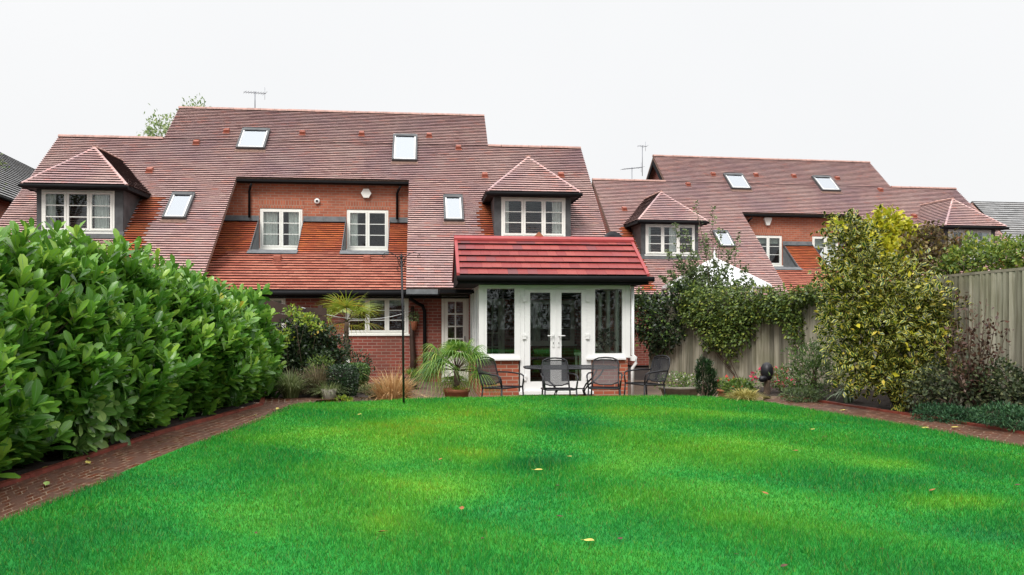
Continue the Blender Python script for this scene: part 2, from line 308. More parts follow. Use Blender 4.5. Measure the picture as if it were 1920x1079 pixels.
LM = dict(
 laurel=leaf_mat('laurel_leaf', [(0, (.022, .075, .010)), (.35, (.065, .19, .022)), (.7, (.16, .34, .036)), (.985, (.36, .52, .07)), (1, (.55, .42, .05))], .3, .3, rib=(.16, .30, .10), spec=.5),
 spotted=leaf_mat('spotted_laurel_leaf', [(0, (.06, .15, .03)), (.6, (.13, .27, .06)), (1, (.36, .50, .16))], .28, .2, rib=(.2, .32, .12)),
 var=leaf_mat('variegated_leaf', [(0, (.008, .026, .006)), (.6, (.02, .055, .010)), (.955, (.04, .085, .014)), (.97, (.55, .40, .04)), (1, (.62, .46, .05))], .4, .12, edge=(.50, .47, .075), edge_w=.68),
 ivy=leaf_mat('climber_leaf', [(0, (.03, .06, .012)), (.5, (.10, .16, .03)), (.85, (.20, .27, .05)), (1, (.36, .38, .06))], .45, .25),
 dkivy=leaf_mat('dark_climber_leaf', [(0, (.008, .02, .008)), (.8, (.03, .06, .018)), (1, (.09, .14, .03))], .4, .2),
 hedgey=leaf_mat('fresh_leaf', [(0, (.06, .11, .02)), (.6, (.17, .27, .04)), (.9, (.34, .40, .06)), (1, (.45, .40, .05))], .5, .3),
 olive=leaf_mat('grey_green_leaf', [(0, (.06, .10, .04)), (.6, (.16, .22, .08)), (1, (.24, .30, .14))], .5, .3),
 yellow=leaf_mat('golden_leaf', [(0, (.28, .34, .02)), (.6, (.52, .50, .03)), (1, (.70, .62, .05))], .5, .35),
 lime=leaf_mat('lime_leaf', [(0, (.12, .22, .02)), (.6, (.30, .42, .05)), (.9, (.45, .52, .06)), (1, (.55, .30, .06))], .5, .35),
 mid=leaf_mat('mid_green_leaf', [(0, (.04, .09, .02)), (.6, (.12, .21, .04)), (1, (.30, .38, .07))], .5, .3),
 rusty=leaf_mat('rusty_leaf', [(0, (.07, .045, .025)), (.5, (.13, .11, .04)), (.8, (.26, .20, .06)), (1, (.20, .06, .035))], .6, .3),
 box=leaf_mat('clipped_box_leaf', [(0, (.008, .022, .008)), (.8, (.02, .055, .016)), (1, (.05, .11, .03))], .35, .15),
 boxl=leaf_mat('box_leaf', [(0, (.03, .07, .02)), (.8, (.08, .16, .03)), (1, (.20, .32, .06))], .4, .2),
 maroon=leaf_mat('maroon_leaf', [(0, (.05, .02, .018)), (.6, (.10, .045, .03)), (1, (.15, .10, .06))], .5, .2),
 shade=leaf_mat('border_shrub_leaf', [(0, (.02, .035, .015)), (.7, (.06, .085, .03)), (1, (.20, .21, .09))], .6, .2),
 cover=leaf_mat('ground_cover_leaf', [(0, (.01, .05, .018)), (.7, (.025, .10, .035)), (1, (.07, .17, .06))], .6, .2),
 far=leaf_mat('distant_tree_leaf', [(0, (.12, .20, .07)), (.6, (.24, .34, .12)), (1, (.45, .50, .22))], .6, .4),
 palm=leaf_mat('palm_leaf', [(0, (.04, .12, .02)), (.6, (.15, .30, .04)), (1, (.38, .48, .08))], .35, .3),
 palmy=leaf_mat('palm_leaf_golden', [(0, (.14, .22, .02)), (.7, (.34, .42, .05)), (.92, (.50, .40, .05)), (1, (.50, .24, .04))], .4, .3),
 straw=leaf_mat('straw_grass', [(0, (.34, .18, .07)), (.6, (.58, .36, .16)), (1, (.70, .52, .28))], .6, .3),
 gold=leaf_mat('gold_sedge', [(0, (.20, .18, .03)), (.6, (.42, .36, .09)), (1, (.58, .48, .18))], .5, .3),
 sedge=leaf_mat('green_sedge', [(0, (.07, .11, .03)), (.6, (.19, .24, .08)), (1, (.42, .46, .24))], .5, .3),
 plume=leaf_mat('brown_plume_grass', [(0, (.06, .045, .025)), (.6, (.15, .115, .06)), (1, (.28, .22, .13))], .7, .3),
 strap=leaf_mat('strap_leaf', [(0, (.04, .10, .04)), (.7, (.14, .24, .10)), (1, (.42, .52, .34))], .4, .2),
 white=leaf_mat('white_petal', [(0, (.75, .68, .62)), (1, (.85, .82, .78))], .6, .3), pinkw=leaf_mat('pale_pink_petal', [(0, (.7, .40, .38)), (.5, (.78, .62, .56)), (1, (.8, .76, .70))], .6, .3),
 pink=leaf_mat('pink_petal', [(0, (.62, .03, .10)), (1, (.75, .08, .16))], .6, .3), red=leaf_mat('red_petal', [(0, (.60, .03, .02)), (1, (.72, .08, .04))], .6, .3),
)
def bush(name, blobs, n, tmpl, size, mat, label, cat, base, group=None, stems=6, up=.35, rand=.7, trunk=.02, part='foliage', extra=None, lump=.18, bias=0, shell=(.60, 1.05)):
    t = empty(name, base, 0, label, cat, group)
    P, O = blob_pts(blobs, n, lump=lump, shell=shell); N = len(P)
    D = O+rng.normal(size=(N, 3))*rand; D[:, 2] += up
    Un = O*.7+rng.normal(size=(N, 3))*.4; Un[:, 2] += .8
    zlo, zhi = P[:, 2].min(), P[:, 2].max()
    scatter(part, P, D, Un, rng.uniform(.65, 1.15, N)*size, tmpl, mat, t, off=base, rnd=np.clip(rng.random(N)+bias, 0, 1))
    mb = MB()
    for i in range(stems):
        b = blobs[i % len(blobs)]; e = Vector(b[:3])+Vector(rng.normal(size=3))*min(b[3:6])*.45
        s0 = Vector(base)+Vector((random.uniform(-.08, .08), random.uniform(-.08, .08), -.03)); m1 = s0.lerp(e, .5)+Vector(rng.normal(size=3))*.06
        mb.tube([s0, m1, e], [trunk, trunk*.7, trunk*.3], 5)
    mb.build('stems', M['bark'], t, off=base)
    for ex in (extra or []):
        nm, k, sz, mt, tm = ex; Pe, Oe = blob_pts(blobs, k, shell=(.92, 1.1)); sel = Oe[:, 2] > -.3; Pe, Oe = Pe[sel], Oe[sel]
        xo = scatter(nm, Pe, Oe+rng.normal(size=Pe.shape)*.6, Oe+rng.normal(size=Pe.shape)*.5, rng.uniform(.7, 1.2, len(Pe))*sz, tm, mt, t, off=base)
        if k > 50: xo['kind'] = 'stuff'
    return t
def blades(mb_name, c, n, length, spread, width, mat, parent, off, droop=1.0, lean=(0, 0), seg=5, r0=.06, up=1.0):
    """arching blades growing from one clump"""
    vs = []; fs = []; rn = []; uv = []
    for i in range(n):
        a = random.uniform(0, 2*PI); L = length*random.uniform(.55, 1.1); sp = spread*random.uniform(.2, 1.15)
        d = Vector((math.cos(a)*sp+lean[0], math.sin(a)*sp+lean[1], 0)); p0 = Vector(c)+Vector((math.cos(a), math.sin(a), 0))*random.uniform(0, r0)
        sd = Vector((-math.sin(a+random.uniform(-.7, .7)), math.cos(a), 0))*width*random.uniform(.6, 1.2); b = len(vs); r = random.random()
        for k in range(seg+1):
            t = k/seg; p = p0+d*L*(t**1.4)+Vector((0, 0, L*up*(t-.5*droop*t*t*(.6+sp))))
            w = (1-t)**.6*.5+.04
            vs += [p-sd*w, p+sd*w]; rn += [r, r]
        fs += [(b+2*k, b+2*k+1, b+2*k+3, b+2*k+2) for k in range(seg)]
    me = bpy.data.meshes.new(mb_name); me.from_pydata([(v-Vector(off))[:] for v in vs], [], fs); me.materials.append(mat)
    a = me.attributes.new('rnd', 'FLOAT', 'POINT'); a.data.foreach_set('value', rn); me.polygons.foreach_set('use_smooth', [True]*len(fs))
    o = bpy.data.objects.new(mb_name, me); COL.objects.link(o); o.parent = parent; return o

# ------------------------------------------------------------------ roofs
PT = .87; CP = 1/math.sqrt(1+PT*PT); SP = PT*CP       # roof pitch
GA = .0985; TW = .165
def tiles(mb, O, es, ew, regions, gauge=GA, tw=TW, lift=.045, mi=0, me=1, under=.018, rf=None, jit=.0016, mif=None):
    """overlapping tiles laid in courses on a plane: O origin, es along the course, ew up the slope"""
    O, es, ew = Vector(O), Vector(es).normalized(), Vector(ew).normalized(); en = es.cross(ew).normalized()
    if en.z < 0: en = -en
    for (w0, w1, fl, fr) in regions:
        i0 = math.floor(w0/gauge+1e-6); 
        for i in range(i0, math.ceil(w1/gauge-1e-6)):
            a, b = max(i*gauge, w0), min((i+1)*gauge+.012, w1+.012)
            if b-a < .02: continue
            La, Ra, Lb, Rb = fl(a), fr(a), fl(min(b, w1)), fr(min(b, w1)); lo, hi = min(La, Lb), max(Ra, Rb)
            wob = .002*math.sin(i*1.7)
            k = math.floor(lo/tw)-1
            while True:
                s0 = (k+(i % 2)*.5)*tw; s1 = s0+tw-.002; k += 1
                if s0 > hi: break
                if s1 < lo: continue
                cl = lambda s, L, R: min(max(s, L), R)
                a0, a1, b0, b1 = cl(s0, La, Ra), cl(s1, La, Ra), cl(s0, Lb, Rb), cl(s1, Lb, Rb)
                if a1-a0 < .01 and b1-b0 < .01: continue
                h = lift+random.uniform(-jit, jit); da = random.uniform(-jit, jit)+wob
                r = rf(s0, a) if rf else random.random()
                m_ = mif((s0+s1)/2, a) if mif else mi
                pa0, pa1 = O+es*a0+ew*(a+da)+en*h, O+es*a1+ew*(a+da)+en*h
                mb.quad([pa0, pa1, O+es*b1+ew*b+en*.008, O+es*b0+ew*b+en*.008], m_, r)
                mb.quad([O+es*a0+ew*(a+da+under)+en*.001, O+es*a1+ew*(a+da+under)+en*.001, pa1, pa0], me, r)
def ridge_line(mb, p0, p1, r=.10, seg=.42, mi=0, up=Vector((0, 0, 1))):
    p0, p1 = Vector(p0), Vector(p1); d = p1-p0; L = d.length; d.normalize(); side = d.cross(up).normalized(); u = side.cross(d).normalized(); n = max(1, round(L/seg)); sg = L/n
    for i in range(n):
        rr = random.random(); z = random.uniform(-.004, .004)
        for (a, b, k) in ((i*sg, (i+1)*sg-.008, 1.0),):
            ring = [side*(-math.cos(t)*r)*k+u*(math.sin(t)*r*.85-.03+z)*k for t in [PI*j/6 for j in range(7)]]
            vs = [p0+d*a+q for q in ring]+[p0+d*b+q*.94 for q in ring]
            mb.faces(vs, [(j, j+1, 8+j, 7+j) for j in range(6)]+[tuple(range(7)), tuple(range(7, 14))[::-1]], mi, rr, sm=False)

def wall(mb, s0, s1, z0, z1, q, holes, th=.25, mi=0):
    xs = sorted({s0, s1, *[h[0] for h in holes], *[h[1] for h in holes]}); zs = sorted({z0, z1, *[h[2] for h in holes], *[h[3] for h in holes]})
    xs = [x for x in xs if s0 <= x <= s1]; zs = [z for z in zs if z0 <= z <= z1]
    for i in range(len(xs)-1):
        for j in range(len(zs)-1):
            cx, cz = (xs[i]+xs[i+1])/2, (zs[j]+zs[j+1])/2
            if any(h[0] < cx < h[1] and h[2] < cz < h[3] for h in holes): continue
            mb.quad([(xs[i], q, zs[j]), (xs[i+1], q, zs[j]), (xs[i+1], q, zs[j+1]), (xs[i], q, zs[j+1])], mi)
            mb.quad([(xs[i], q+th, zs[j]), (xs[i], q+th, zs[j+1]), (xs[i+1], q+th, zs[j+1]), (xs[i+1], q+th, zs[j])], mi)
    for h in holes:   # reveals
        a, b, c, d = h[:4]
        for pts in ([(a, q, c), (a, q+th, c), (a, q+th, d), (a, q, d)], [(b, q, c), (b, q, d), (b, q+th, d), (b, q+th, c)], [(a, q, d), (a, q+th, d), (b, q+th, d), (b, q, d)], [(a, q, c), (b, q, c), (b, q+th, c), (a, q+th, c)]):
            mb.quad(pts, mi)
def window(parent, off, s0, s1, z0, z1, q, lights=2, bars=2, mat='white', curt=(), blind=0, fw=.05, sash=.045, sill=True, name='window', vb=0, room=True):
    """casement window: outer frame, sashes, glazing bars; panes, curtains and blind inside"""
    fr = MB(); y0, y1 = q-.012, q+.06
    fr.box(s0, s1, y0, y1, z0, z0+fw); fr.box(s0, s1, y0, y1, z1-fw, z1)
    fr.box(s0, s0+fw, y0, y1, z0+fw, z1-fw); fr.box(s1-fw, s1, y0, y1, z0+fw, z1-fw)
    w = (s1-s0-2*fw)/lights; pn = MB()
    for i in range(lights):
        a, b = s0+fw+i*w, s0+fw+(i+1)*w
        if i: fr.box(a-.018, a+.018, y0+.002, y1, z0+fw, z1-fw)
        a += .01 if i else .002; b -= .01 if i < lights-1 else .002; c, d = z0+fw+.002, z1-fw-.002; yy = y0-.014
        fr.box(a, b, yy, y1-.02, c, c+sash); fr.box(a, b, yy, y1-.02, d-sash, d); fr.box(a, a+sash, yy, y1-.02, c+sash, d-sash); fr.box(b-sash, b, yy, y1-.02, c+sash, d-sash)
        for k in range(bars):
            z = c+sash+(d-c-2*sash)*(k+1)/(bars+1); fr.box(a+sash, b-sash, yy+.012, yy+.034, z-.010, z+.010)
        for k in range(vb):
            x = a+sash+(b-a-2*sash)*(k+1)/(vb+1); fr.box(x-.010, x+.010, yy+.014, yy+.032, c+sash, d-sash)
        pn.box(a+sash-.004, b-sash+.004, yy+.021, yy+.025, c+sash-.004, d-sash+.004)
    if sill: fr.box(s0-.05, s1+.05, q-.07, q-.0125, z0-.035, z0+.004)
    o = fr.build(name, M[mat], parent, off)
    pn.build('pane', M['glass'], o)
    o.children[0].location = (0, 0, 0)
    me = o.children[0].data; me.transform(Matrix.Translation(-Vector(off)))
    def ch(mb_, nm, mt): mb_.build(nm, mt, o, off)
    for (a, b) in curt:   # pleated curtains as fractions of the width
        cb = MB(); n = max(6, int((b-a)*(s1-s0)/.02)); 
        xs = [s0+(s1-s0)*(a+(b-a)*k/n) for k in range(n+1)]; yy = [q+.10+.018*math.sin(k*1.6)+random.uniform(-.004, .004) for k in range(n+1)]
        for k in range(n): cb.quad([(xs[k], yy[k], z0), (xs[k+1], yy[k+1], z0), (xs[k+1], yy[k+1], z1), (xs[k], yy[k], z1)], 0)
        ch(cb, 'curtain', M['curtain'])
    if blind:
        bb = MB(); bb.box(s0+fw, s1-fw, q+.10, q+.12, z1-blind, z1); ch(bb, 'blind', M['blindg'])
    return o

def house(name, frame, s_l, spec, label):
    ox, oy, t = frame; a = math.atan(t); c_, s_ = math.cos(a), math.sin(a)
    # empty stands at the front left corner of the building
    loc = (ox+s_l*c_, oy+s_l*s_, 0)
    H = empty(name, loc, a, label, 'house')
    zr = lambda q: 2.65+PT*q
    Z0 = zr(-.44); WL = 5.19/CP; WH = 6.66/CP; W5 = 3.64/CP
    sA, sB = 5.32, 10.05; ov = .42; L = 15.3; gl, gr = 2.9, 12.42
    es, ew = Vector((1, 0, 0)), Vector((0, CP, SP)); O = Vector((0, -.44, Z0))
    # slope of orange, sheltered tiles beside each dormer
    dm = spec['dormers']
    def mif(s, w):
        q = -.44+w*CP
        for d in dm:
            sd = d['shel']
            x = (s-d['c'])*sd
            if 1.0 < x < 1.0+d['shw']+.05*math.sin(w*5)-.04*(2-q) and -.3 < q < 2.35: return 2
        return 0
    r = MB(); k = lambda v: (lambda w: v)
    tiles(r, O, es, ew, [(0, WL, k(0), k(sA)), (W5, WL, k(sA), k(sB)), (0, WL, k(sB), k(L)), (WL, WH, k(gl), k(gr))], mif=mif)
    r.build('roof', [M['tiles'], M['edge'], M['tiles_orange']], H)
    # roof deck, back slopes and verges
    d = MB(); en = Vector((0, -SP, CP)); T = .09
    def slab(s0, s1, w0, w1, O=O, ew=ew, en=en, th=T):
        p = [O+es*s+ew*w-en*h for h in (.004, th) for s, w in ((s0, w0), (s1, w0), (s1, w1), (s0, w1))]
        d.faces(p, [(0, 1, 2, 3), (7, 6, 5, 4), (0, 4, 5, 1), (1, 5, 6, 2), (2, 6, 7, 3), (3, 7, 4, 0)], 0)
    slab(0, sA, 0, WL-.01); slab(sA+.001, sB-.001, W5, WL-.01); slab(sB, L, 0, WL-.01); slab(gl, gr, WL-.008, WH)
    for (s0, s1, qr, zz, ln) in ((0, gl-.02, 4.75, zr(4.75), 6.8), (gr+.02, L, 4.75, zr(4.75), 6.8), (gl, gr, 6.22, zr(6.22), 8.7)):
        slab(s0, s1, 0, ln, Vector((0, qr, zz)), Vector((0, CP, -SP)), Vector((0, SP, CP)))
    d.build('roof_deck', M['deck'], H)
    for (sa_, sb_, q_) in ((0, gl, 4.75), (gr, L, 4.75), (gl, gr, 6.22)):
        rg = MB(); ridge_line(rg, (sa_, q_, zr(q_)+.02), (sb_, q_, zr(q_)+.02)); rg.build('ridge_tiles', M['ridge'], H)
    # lower catslide roof in the recess
    QK = 2.25; hb = lambda q: EYE+.547+(.414*(q+.44) if q < QK else .414*(QK+.44)+.825*(q-QK))
    W = spec['windows']; r = MB(); sh = W[0][0]-.1; lo, hi = sA-ov, sB+ov; cuts = [(w[0]-.015, w[1]+.03) for w in W]
    def pitch(k_, q0, q1, n): c1 = 1/math.sqrt(1+k_*k_); ln = (q1-q0)/c1; return Vector((0, q0, hb(q0))), Vector((0, c1, k_*c1)), Vector((0, -k_*c1, c1)), ln, ln/n
    O1, e1, n1, l1, g1 = pitch(.414, -.44, QK, 15); O2, e2, n2, l2, g2 = pitch(.825, QK, 3.45, 15)
    tiles(r, O1, es, e1, [(0, l1, k(lo), k(hi))], gauge=g1, lift=.040, under=.025, me=2, mif=lambda s_, w: 1 if s_ < sh-.50+.10*math.sin(w*3)-.22*(l1-w) else 0)
    tiles(r, O2, es, e2, [(0, l2-.09, k(lo), k(cuts[0][0])), (0, l2-.09, k(cuts[0][1]), k(cuts[1][0])), (0, l2-.09, k(cuts[1][1]), k(hi))], gauge=g2, lift=.04, under=.02, me=2, mif=lambda s_, w: 1)
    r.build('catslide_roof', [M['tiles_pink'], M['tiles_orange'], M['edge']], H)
    d = MB()
    slab(lo, hi, 0, l1-.01, O1, e1, n1, .07)
    for (s0, s1) in ((lo, cuts[0][0]), (cuts[0][1], cuts[1][0]), (cuts[1][1], hi)): slab(s0, s1, 0, l2, O2, e2, n2, .07)
    d.build('catslide_deck', M['leadd'], H)
    # recess wall
    q5 = 3.45; ws = [(w[0], w[1], 3.50, 4.635) for w in W]
    w_ = MB(); wall(w_, lo, hi, 3.2, 5.48, q5, ws)
    w_.build('upper_wall', M['brick'], H)
    for w in W: ar = MB(); ar.box(w[0]-.06, w[1]+.06, q5-.004, q5+.05, 4.64, 4.86); ar.build('brick_arch', M['soldier'], H)
    fl = MB()
    for (x0, x1) in ((lo, cuts[0][0]), (cuts[0][1], cuts[1][0]), (cuts[1][1], hi)):
        fl.quad([(x0, q5-.006, 4.42), (x1, q5-.006, 4.42), (x1, q5-.006, 4.24), (x0, q5-.006, 4.24)][::-1]); fl.quad([(x0, q5-.16, hb(q5-.16)+.075), (x1, q5-.16, hb(q5-.16)+.075), (x1, q5-.006, 4.26), (x0, q5-.006, 4.26)])
    for (x0, x1) in cuts:       # lead lined slots in front of the two windows
        zf, zb = hb(QK)+.02, 3.47; fl.quad([(x0, QK-.06, zf+.02), (x1, QK-.06, zf+.02), (x1, q5+.02, zb), (x0, q5+.02, zb)])
        fl.quad([(x0-.04, QK-.26, hb(QK-.26)+.06), (x1+.04, QK-.26, hb(QK-.26)+.06), (x1+.04, QK+.0, hb(QK)+.065), (x0-.04, QK+.0, hb(QK)+.065)])
        for x, e in ((x0, -.03), (x1, .03)):
            fl.quad([(x, QK-.02, zf-.02), (x, q5, zb-.02), (x, q5, hb(q5)+.03), (x, QK-.02, hb(QK)+.05)])
            fl.quad([(x, QK-.02, hb(QK)+.06), (x, q5, hb(q5)+.06), (x+e*.5, q5, hb(q5)+.06), (x+e*.5, QK-.02, hb(QK)+.06)])
    fl.build('lead_flashing', M['lead'], H)
    for i, w in enumerate(W): window(H, (0, 0, 0), w[0], w[1], 3.50, 4.635, q5+.03, 2, 2, 'cream', curt=w[2], blind=w[3] if len(w) > 3 else 0, sill=True)
    # soffit, gutter of the recess
    g = MB(); g.box(sA-.02, sB+.02, 3.15, 3.20, 5.34, 5.40); g.box(lo, hi, 3.201, q5-.002, 5.33, 5.345)
    g.build('upper_gutter', M['black'], H)
    for x in (sA+.30, sB-.34):
        dp = MB(); dp.tube([(x+.1, 3.17, 5.26), (x+.04, 3.3, 5.18), (x, 3.38, 5.1), (x, 3.38, 4.36)], .034, 8); dp.build('downpipe', M['black'], H)
    # the lower walls
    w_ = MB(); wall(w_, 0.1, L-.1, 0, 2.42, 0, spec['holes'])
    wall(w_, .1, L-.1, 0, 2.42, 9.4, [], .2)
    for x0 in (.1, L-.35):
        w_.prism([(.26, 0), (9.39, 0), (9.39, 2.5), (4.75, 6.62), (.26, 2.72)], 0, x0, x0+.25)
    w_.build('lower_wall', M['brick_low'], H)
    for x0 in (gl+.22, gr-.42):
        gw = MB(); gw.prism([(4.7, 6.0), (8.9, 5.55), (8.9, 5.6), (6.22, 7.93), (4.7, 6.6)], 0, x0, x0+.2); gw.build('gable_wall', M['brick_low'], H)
    for x in (gl, gr-.03):    # barge boards
        gw = MB(); gw.prism([(4.8, 6.66), (6.22, 7.92), (8.9, 5.6), (8.9, 5.42), (6.22, 7.72), (4.8, 6.46)], 0, x-.012 if x == gl else x+.012, x+.03); gw.build('barge_board', M['black'], H)
    g = MB()
    g.tube([(lo, -.50, Z0-.12), (hi, -.50, Z0-.12)], .055, 8); g.box(lo, hi, -.44, -.02, Z0-.18, Z0-.12)
    g.box(lo, hi, -.455, -.435, Z0-.16, Z0-.02)
    g.tube([(0, -.50, Z0-.03), (sA-ov, -.50, Z0-.03)], .055, 8)
    if spec.get('rgut', True): g.tube([(sB+ov, -.50, Z0-.03), (L, -.50, Z0-.03)], .055, 8)
    g.box(0, L, -.42, -.01, Z0-.23, Z0-.2); g.build('gutter', M['black'], H)
    # cheeks under the overhanging verges of the recess
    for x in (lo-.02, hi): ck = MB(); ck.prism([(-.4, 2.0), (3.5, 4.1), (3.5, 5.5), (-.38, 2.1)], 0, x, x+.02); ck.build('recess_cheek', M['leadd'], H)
    # dormers
    for dmr in dm:
        c = dmr['c']; ez = 4.80; dd = MB()
        wx0, wx1, wz0, wz1 = dmr['w'][0], dmr['w'][1], 3.67, 4.706
        wall(dd, c-1.01, c+1.01, 3.45, 4.74, 1.1, [(wx0, wx1, wz0, wz1)], .12)
        for x in (c-1.01, c+.98): dd.prism([(1.13, zr(1.1)-.05), (2.45, zr(2.45)-.03), (1.13, 4.74)], 0, x, x+.03)
        dd.quad([(c-1.05, .93, zr(.93)+.055), (c+1.05, .93, zr(.93)+.055), (c+1.05, 1.085, zr(1.1)+.09), (c-1.05, 1.085, zr(1.1)+.09)], 0)
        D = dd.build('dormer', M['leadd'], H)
        e = MB(); e.box(c-1.20, c+1.20, .80, 2.4, 4.72, 4.765); e.box(c-1.22, c+1.22, .79, .82, 4.70, 4.79); e.box(c-1.23, c-1.2, .82, 2.45, 4.70, 4.79); e.box(c+1.2, c+1.23, .82, 2.45, 4.70, 4.79)
        e.tube([(c-1.25, .74, 4.75), (c+1.25, .74, 4.75)], .045, 8)
        e.build('fascia', M['black'], D)
        rt = MB(); h = 1.13; hw = 1.22; lf = math.hypot(1.2, h); f = hw/lf
        gq = lf/16
        tiles(rt, (c, .80, 4.80), (1, 0, 0), (0, 1.2, h), [(0, lf, lambda w: -hw+f*w, lambda w: hw-f*w)], gauge=gq)
        ls = math.hypot(hw, h); 
        for sg in (1, -1):
            es2 = (0, 1, 0); tiles(rt, (c+sg*hw, .80, 4.80), es2, (-sg*hw, 0, h), [(0, ls, lambda w: 1.2*w/ls, lambda w: 1.70+1.30*w/ls)], gauge=ls/16)
        for sg in (1, -1):
            ridge_line(rt, (c+sg*hw, .78, 4.83), (c, 2.0, 5.96), .045, .16, 0)
            rt.quad([(c+sg*hw, .80, 4.80), (c+sg*hw, 2.5, 4.80), (c, 3.8, 5.93), (c, 2.0, 5.93)], 1)
        rt.quad([(c-hw, .80, 4.80), (c+hw, .80, 4.80), (c, 2.0, 5.93)], 1)
        ridge_line(rt, (c, 1.98, 5.97), (c, 3.8, 5.97), .07, .35, 2)
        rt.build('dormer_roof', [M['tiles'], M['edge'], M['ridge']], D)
        window(H, (0, 0, 0), wx0, wx1, wz0, wz1, 1.1, 3, 2, 'cream', curt=dmr.get('curt', ((.03, .16), (.84, .97))), sill=True)
    # rooflights
    for (x0, x1, qb, qt) in spec['skylights']:
        wb, wt = (qb+.44)/CP, (qt+.44)/CP; sk = MB(); fw = .055
        def pbox(mb, a0, a1, b0, b1, h0, h1, mi=0):
            vs = [O+es*a+ew*b+en*h for a in (a0, a1) for b in (b0, b1) for h in (h0, h1)]
            mb.faces(vs, [(0, 1, 3, 2), (4, 6, 7, 5), (0, 4, 5, 1), (2, 3, 7, 6), (0, 2, 6, 4), (1, 5, 7, 3)], mi)
        pbox(sk, x0, x0+fw, wb, wt, .0, .12); pbox(sk, x1-fw, x1, wb, wt, .0, .12); pbox(sk, x0+fw, x1-fw, wt-.13, wt, .0, .13); pbox(sk, x0+fw, x1-fw, wb, wb+.05, .0, .11)
        pbox(sk, x0-.03, x1+.03, wb-.14, wb-.001, .0, .042, 1)
        o = sk.build('skylight', [M['leadd'], M['deck']], H)
        pb = MB(); pbox(pb, x0+fw, x1-fw, wb+.05, wt-.13, .095, .1); pb.build('pane', M['skyglass'], o)
        pb = MB(); pbox(pb, x0+fw+.001, x1-fw-.001, wb+.051, wt-.131, .06, .07); pb.build('blind', M['blindg' if len(spec['skylights']) == 3 and x0 > 9 else 'blind'], o)
        pb = MB()
        for (a0, a1, b0, b1) in ((x0+fw, x0+fw+.03, wb+.05, wt-.13), (x1-fw-.03, x1-fw, wb+.05, wt-.13), (x0+fw+.03, x1-fw-.03, wb+.05, wb+.075)): pbox(pb, a0, a1, b0, b1, .101, .112)
        pb.build('glazing_trim', M['white'], o)
    for (x, w_or) in spec['vents']:
        w = (w_or+.44)/CP; v = MB(); p = lambda s, ww, h: O+es*(x+s)+ew*(w+ww)+en*h
        v.faces([p(-.085, 0, .03), p(.085, 0, .03), p(.075, .02, .13), p(-.075, .02, .13), p(-.085, .2, .02), p(.085, .2, .02), p(.07, .17, .10), p(-.07, .17, .10)],
                [(0, 1, 2, 3), (3, 2, 6, 7), (7, 6, 5, 4), (0, 3, 7, 4), (1, 5, 6, 2)], 0)
        v.box(*[0]*6) if False else None
        v.quad([p(-.1, -.05, .045), p(.1, -.05, .045), p(.1, .0, .05), p(-.1, .0, .05)], 0)
        v.build('roof_vent', M['vent'], H)
    for (x, q) in spec.get('bvents', ()):
        v = MB(); z = hb(q); v.prism([(q-.13, z-.01), (q-.13, z+.10), (q-.02, z+.15), (q+.12, z+.13), (q+.12, z+.06)], 0, x-.085, x+.085); v.box(x-.1, x+.1, q-.17, q-.14, z-.03, z+.03); v.build('roof_vent', M['vent'], H)
    bx, bz = spec['alarm']
    v = MB(); 
    if spec['alarm_shape'] == 6: pr = [(bx+.145*math.cos(PI*j/3+PI/6*0), bz+.145*math.sin(PI*j/3)) for j in range(6)]
    else: pr = [(bx-.16, bz+.11), (bx-.13, bz+.15), (bx+.13, bz+.15), (bx+.16, bz+.11), (bx+.06, bz-.14), (bx-.06, bz-.14)]
    v.prism(pr, 1, q5-.09, q5-.005); o = v.build('alarm_box', M['cream'], H)
    return H

kk = 0
mainH = house('brick_house', (0, 19.66, .11), -12.634, dict(
    windows=[(5.89, 7.06, ((.08, .40), (.66, .95))), (8.29, 9.46, ((.05, .26),))],
    holes=[(8.59, 10.10, 1.17, 2.09), (6.0, 7.18, 1.1, 2.08), (10.90, 11.58, 0, 2.13), (11.85, 12.45, .02, 2.05), (13.0, 14.2, .9, 2.0)],
    dormers=[dict(c=2.06, w=(1.17, 2.87), shel=1, shw=.6, curt=((.05, .16), (.70, .90))), dict(c=13.30, w=(12.475, 14.165), shel=-1, shw=.36, curt=((.03, .12), (.80, .97)))],
    skylights=[(5.05, 5.86, 4.33, 5.2), (9.54, 10.27, 3.95, 5.10), (3.85, 4.43, 1.6, 2.48), (11.0, 11.53, 1.65, 2.55)],
    vents=[(4.6, 5.05), (3.88, 4.5), (6.82, 5.05), (8.58, 5.07), (10.63, 5.08), (11.51, 4.54), (2.97, 3.3), (12.22, 3.36), (14.46, 3.44)],
    bvents=[(6.71, 1.62), (8.99, 1.65)], alarm=(8.84, 5.09), alarm_shape=6, rgut=False),
    'large red brick house with stepped tiled roof directly behind the glazed garden room')
second = house('brick_house', (-3.688, 24.586, .15), 7.54, dict(
    windows=[(5.93, 7.05, (), .30), (8.28, 9.35, (), .45)],
    holes=[(8.4, 10.0, 1.17, 2.09), (5.4, 6.9, 1.1, 2.08), (1.5, 3.0, 1.0, 2.08), (12.3, 13.8, 1.0, 2.08)],
    dormers=[dict(c=1.78, w=(.92, 2.66), shel=-1, shw=.45, curt=((.03, .12), (.5, .64))), dict(c=13.06, w=(12.2, 13.9), shel=1, shw=.4)],
    skylights=[(5.43, 6.24, 4.38, 5.2), (9.19, 10.0, 4.4, 5.2), (3.73, 4.3, 1.5, 2.2)],
    vents=[(.8, 3.16), (3.75, 4.52), (5.02, 5.13), (6.83, 5.16), (8.45, 5.16), (10.3, 5.1), (11.8, 4.49), (12.3, 3.1)],
    bvents=[(7.6, 1.1)], alarm=(6.45, 5.15), alarm_shape=5),
    'matching red brick house farther off to the right, beyond the garden fence')
HA = math.atan(.11)
def L2W(s, q, z=0): return Vector((s*math.cos(HA)-q*math.sin(HA), 19.66+s*math.sin(HA)+q*math.cos(HA), z))
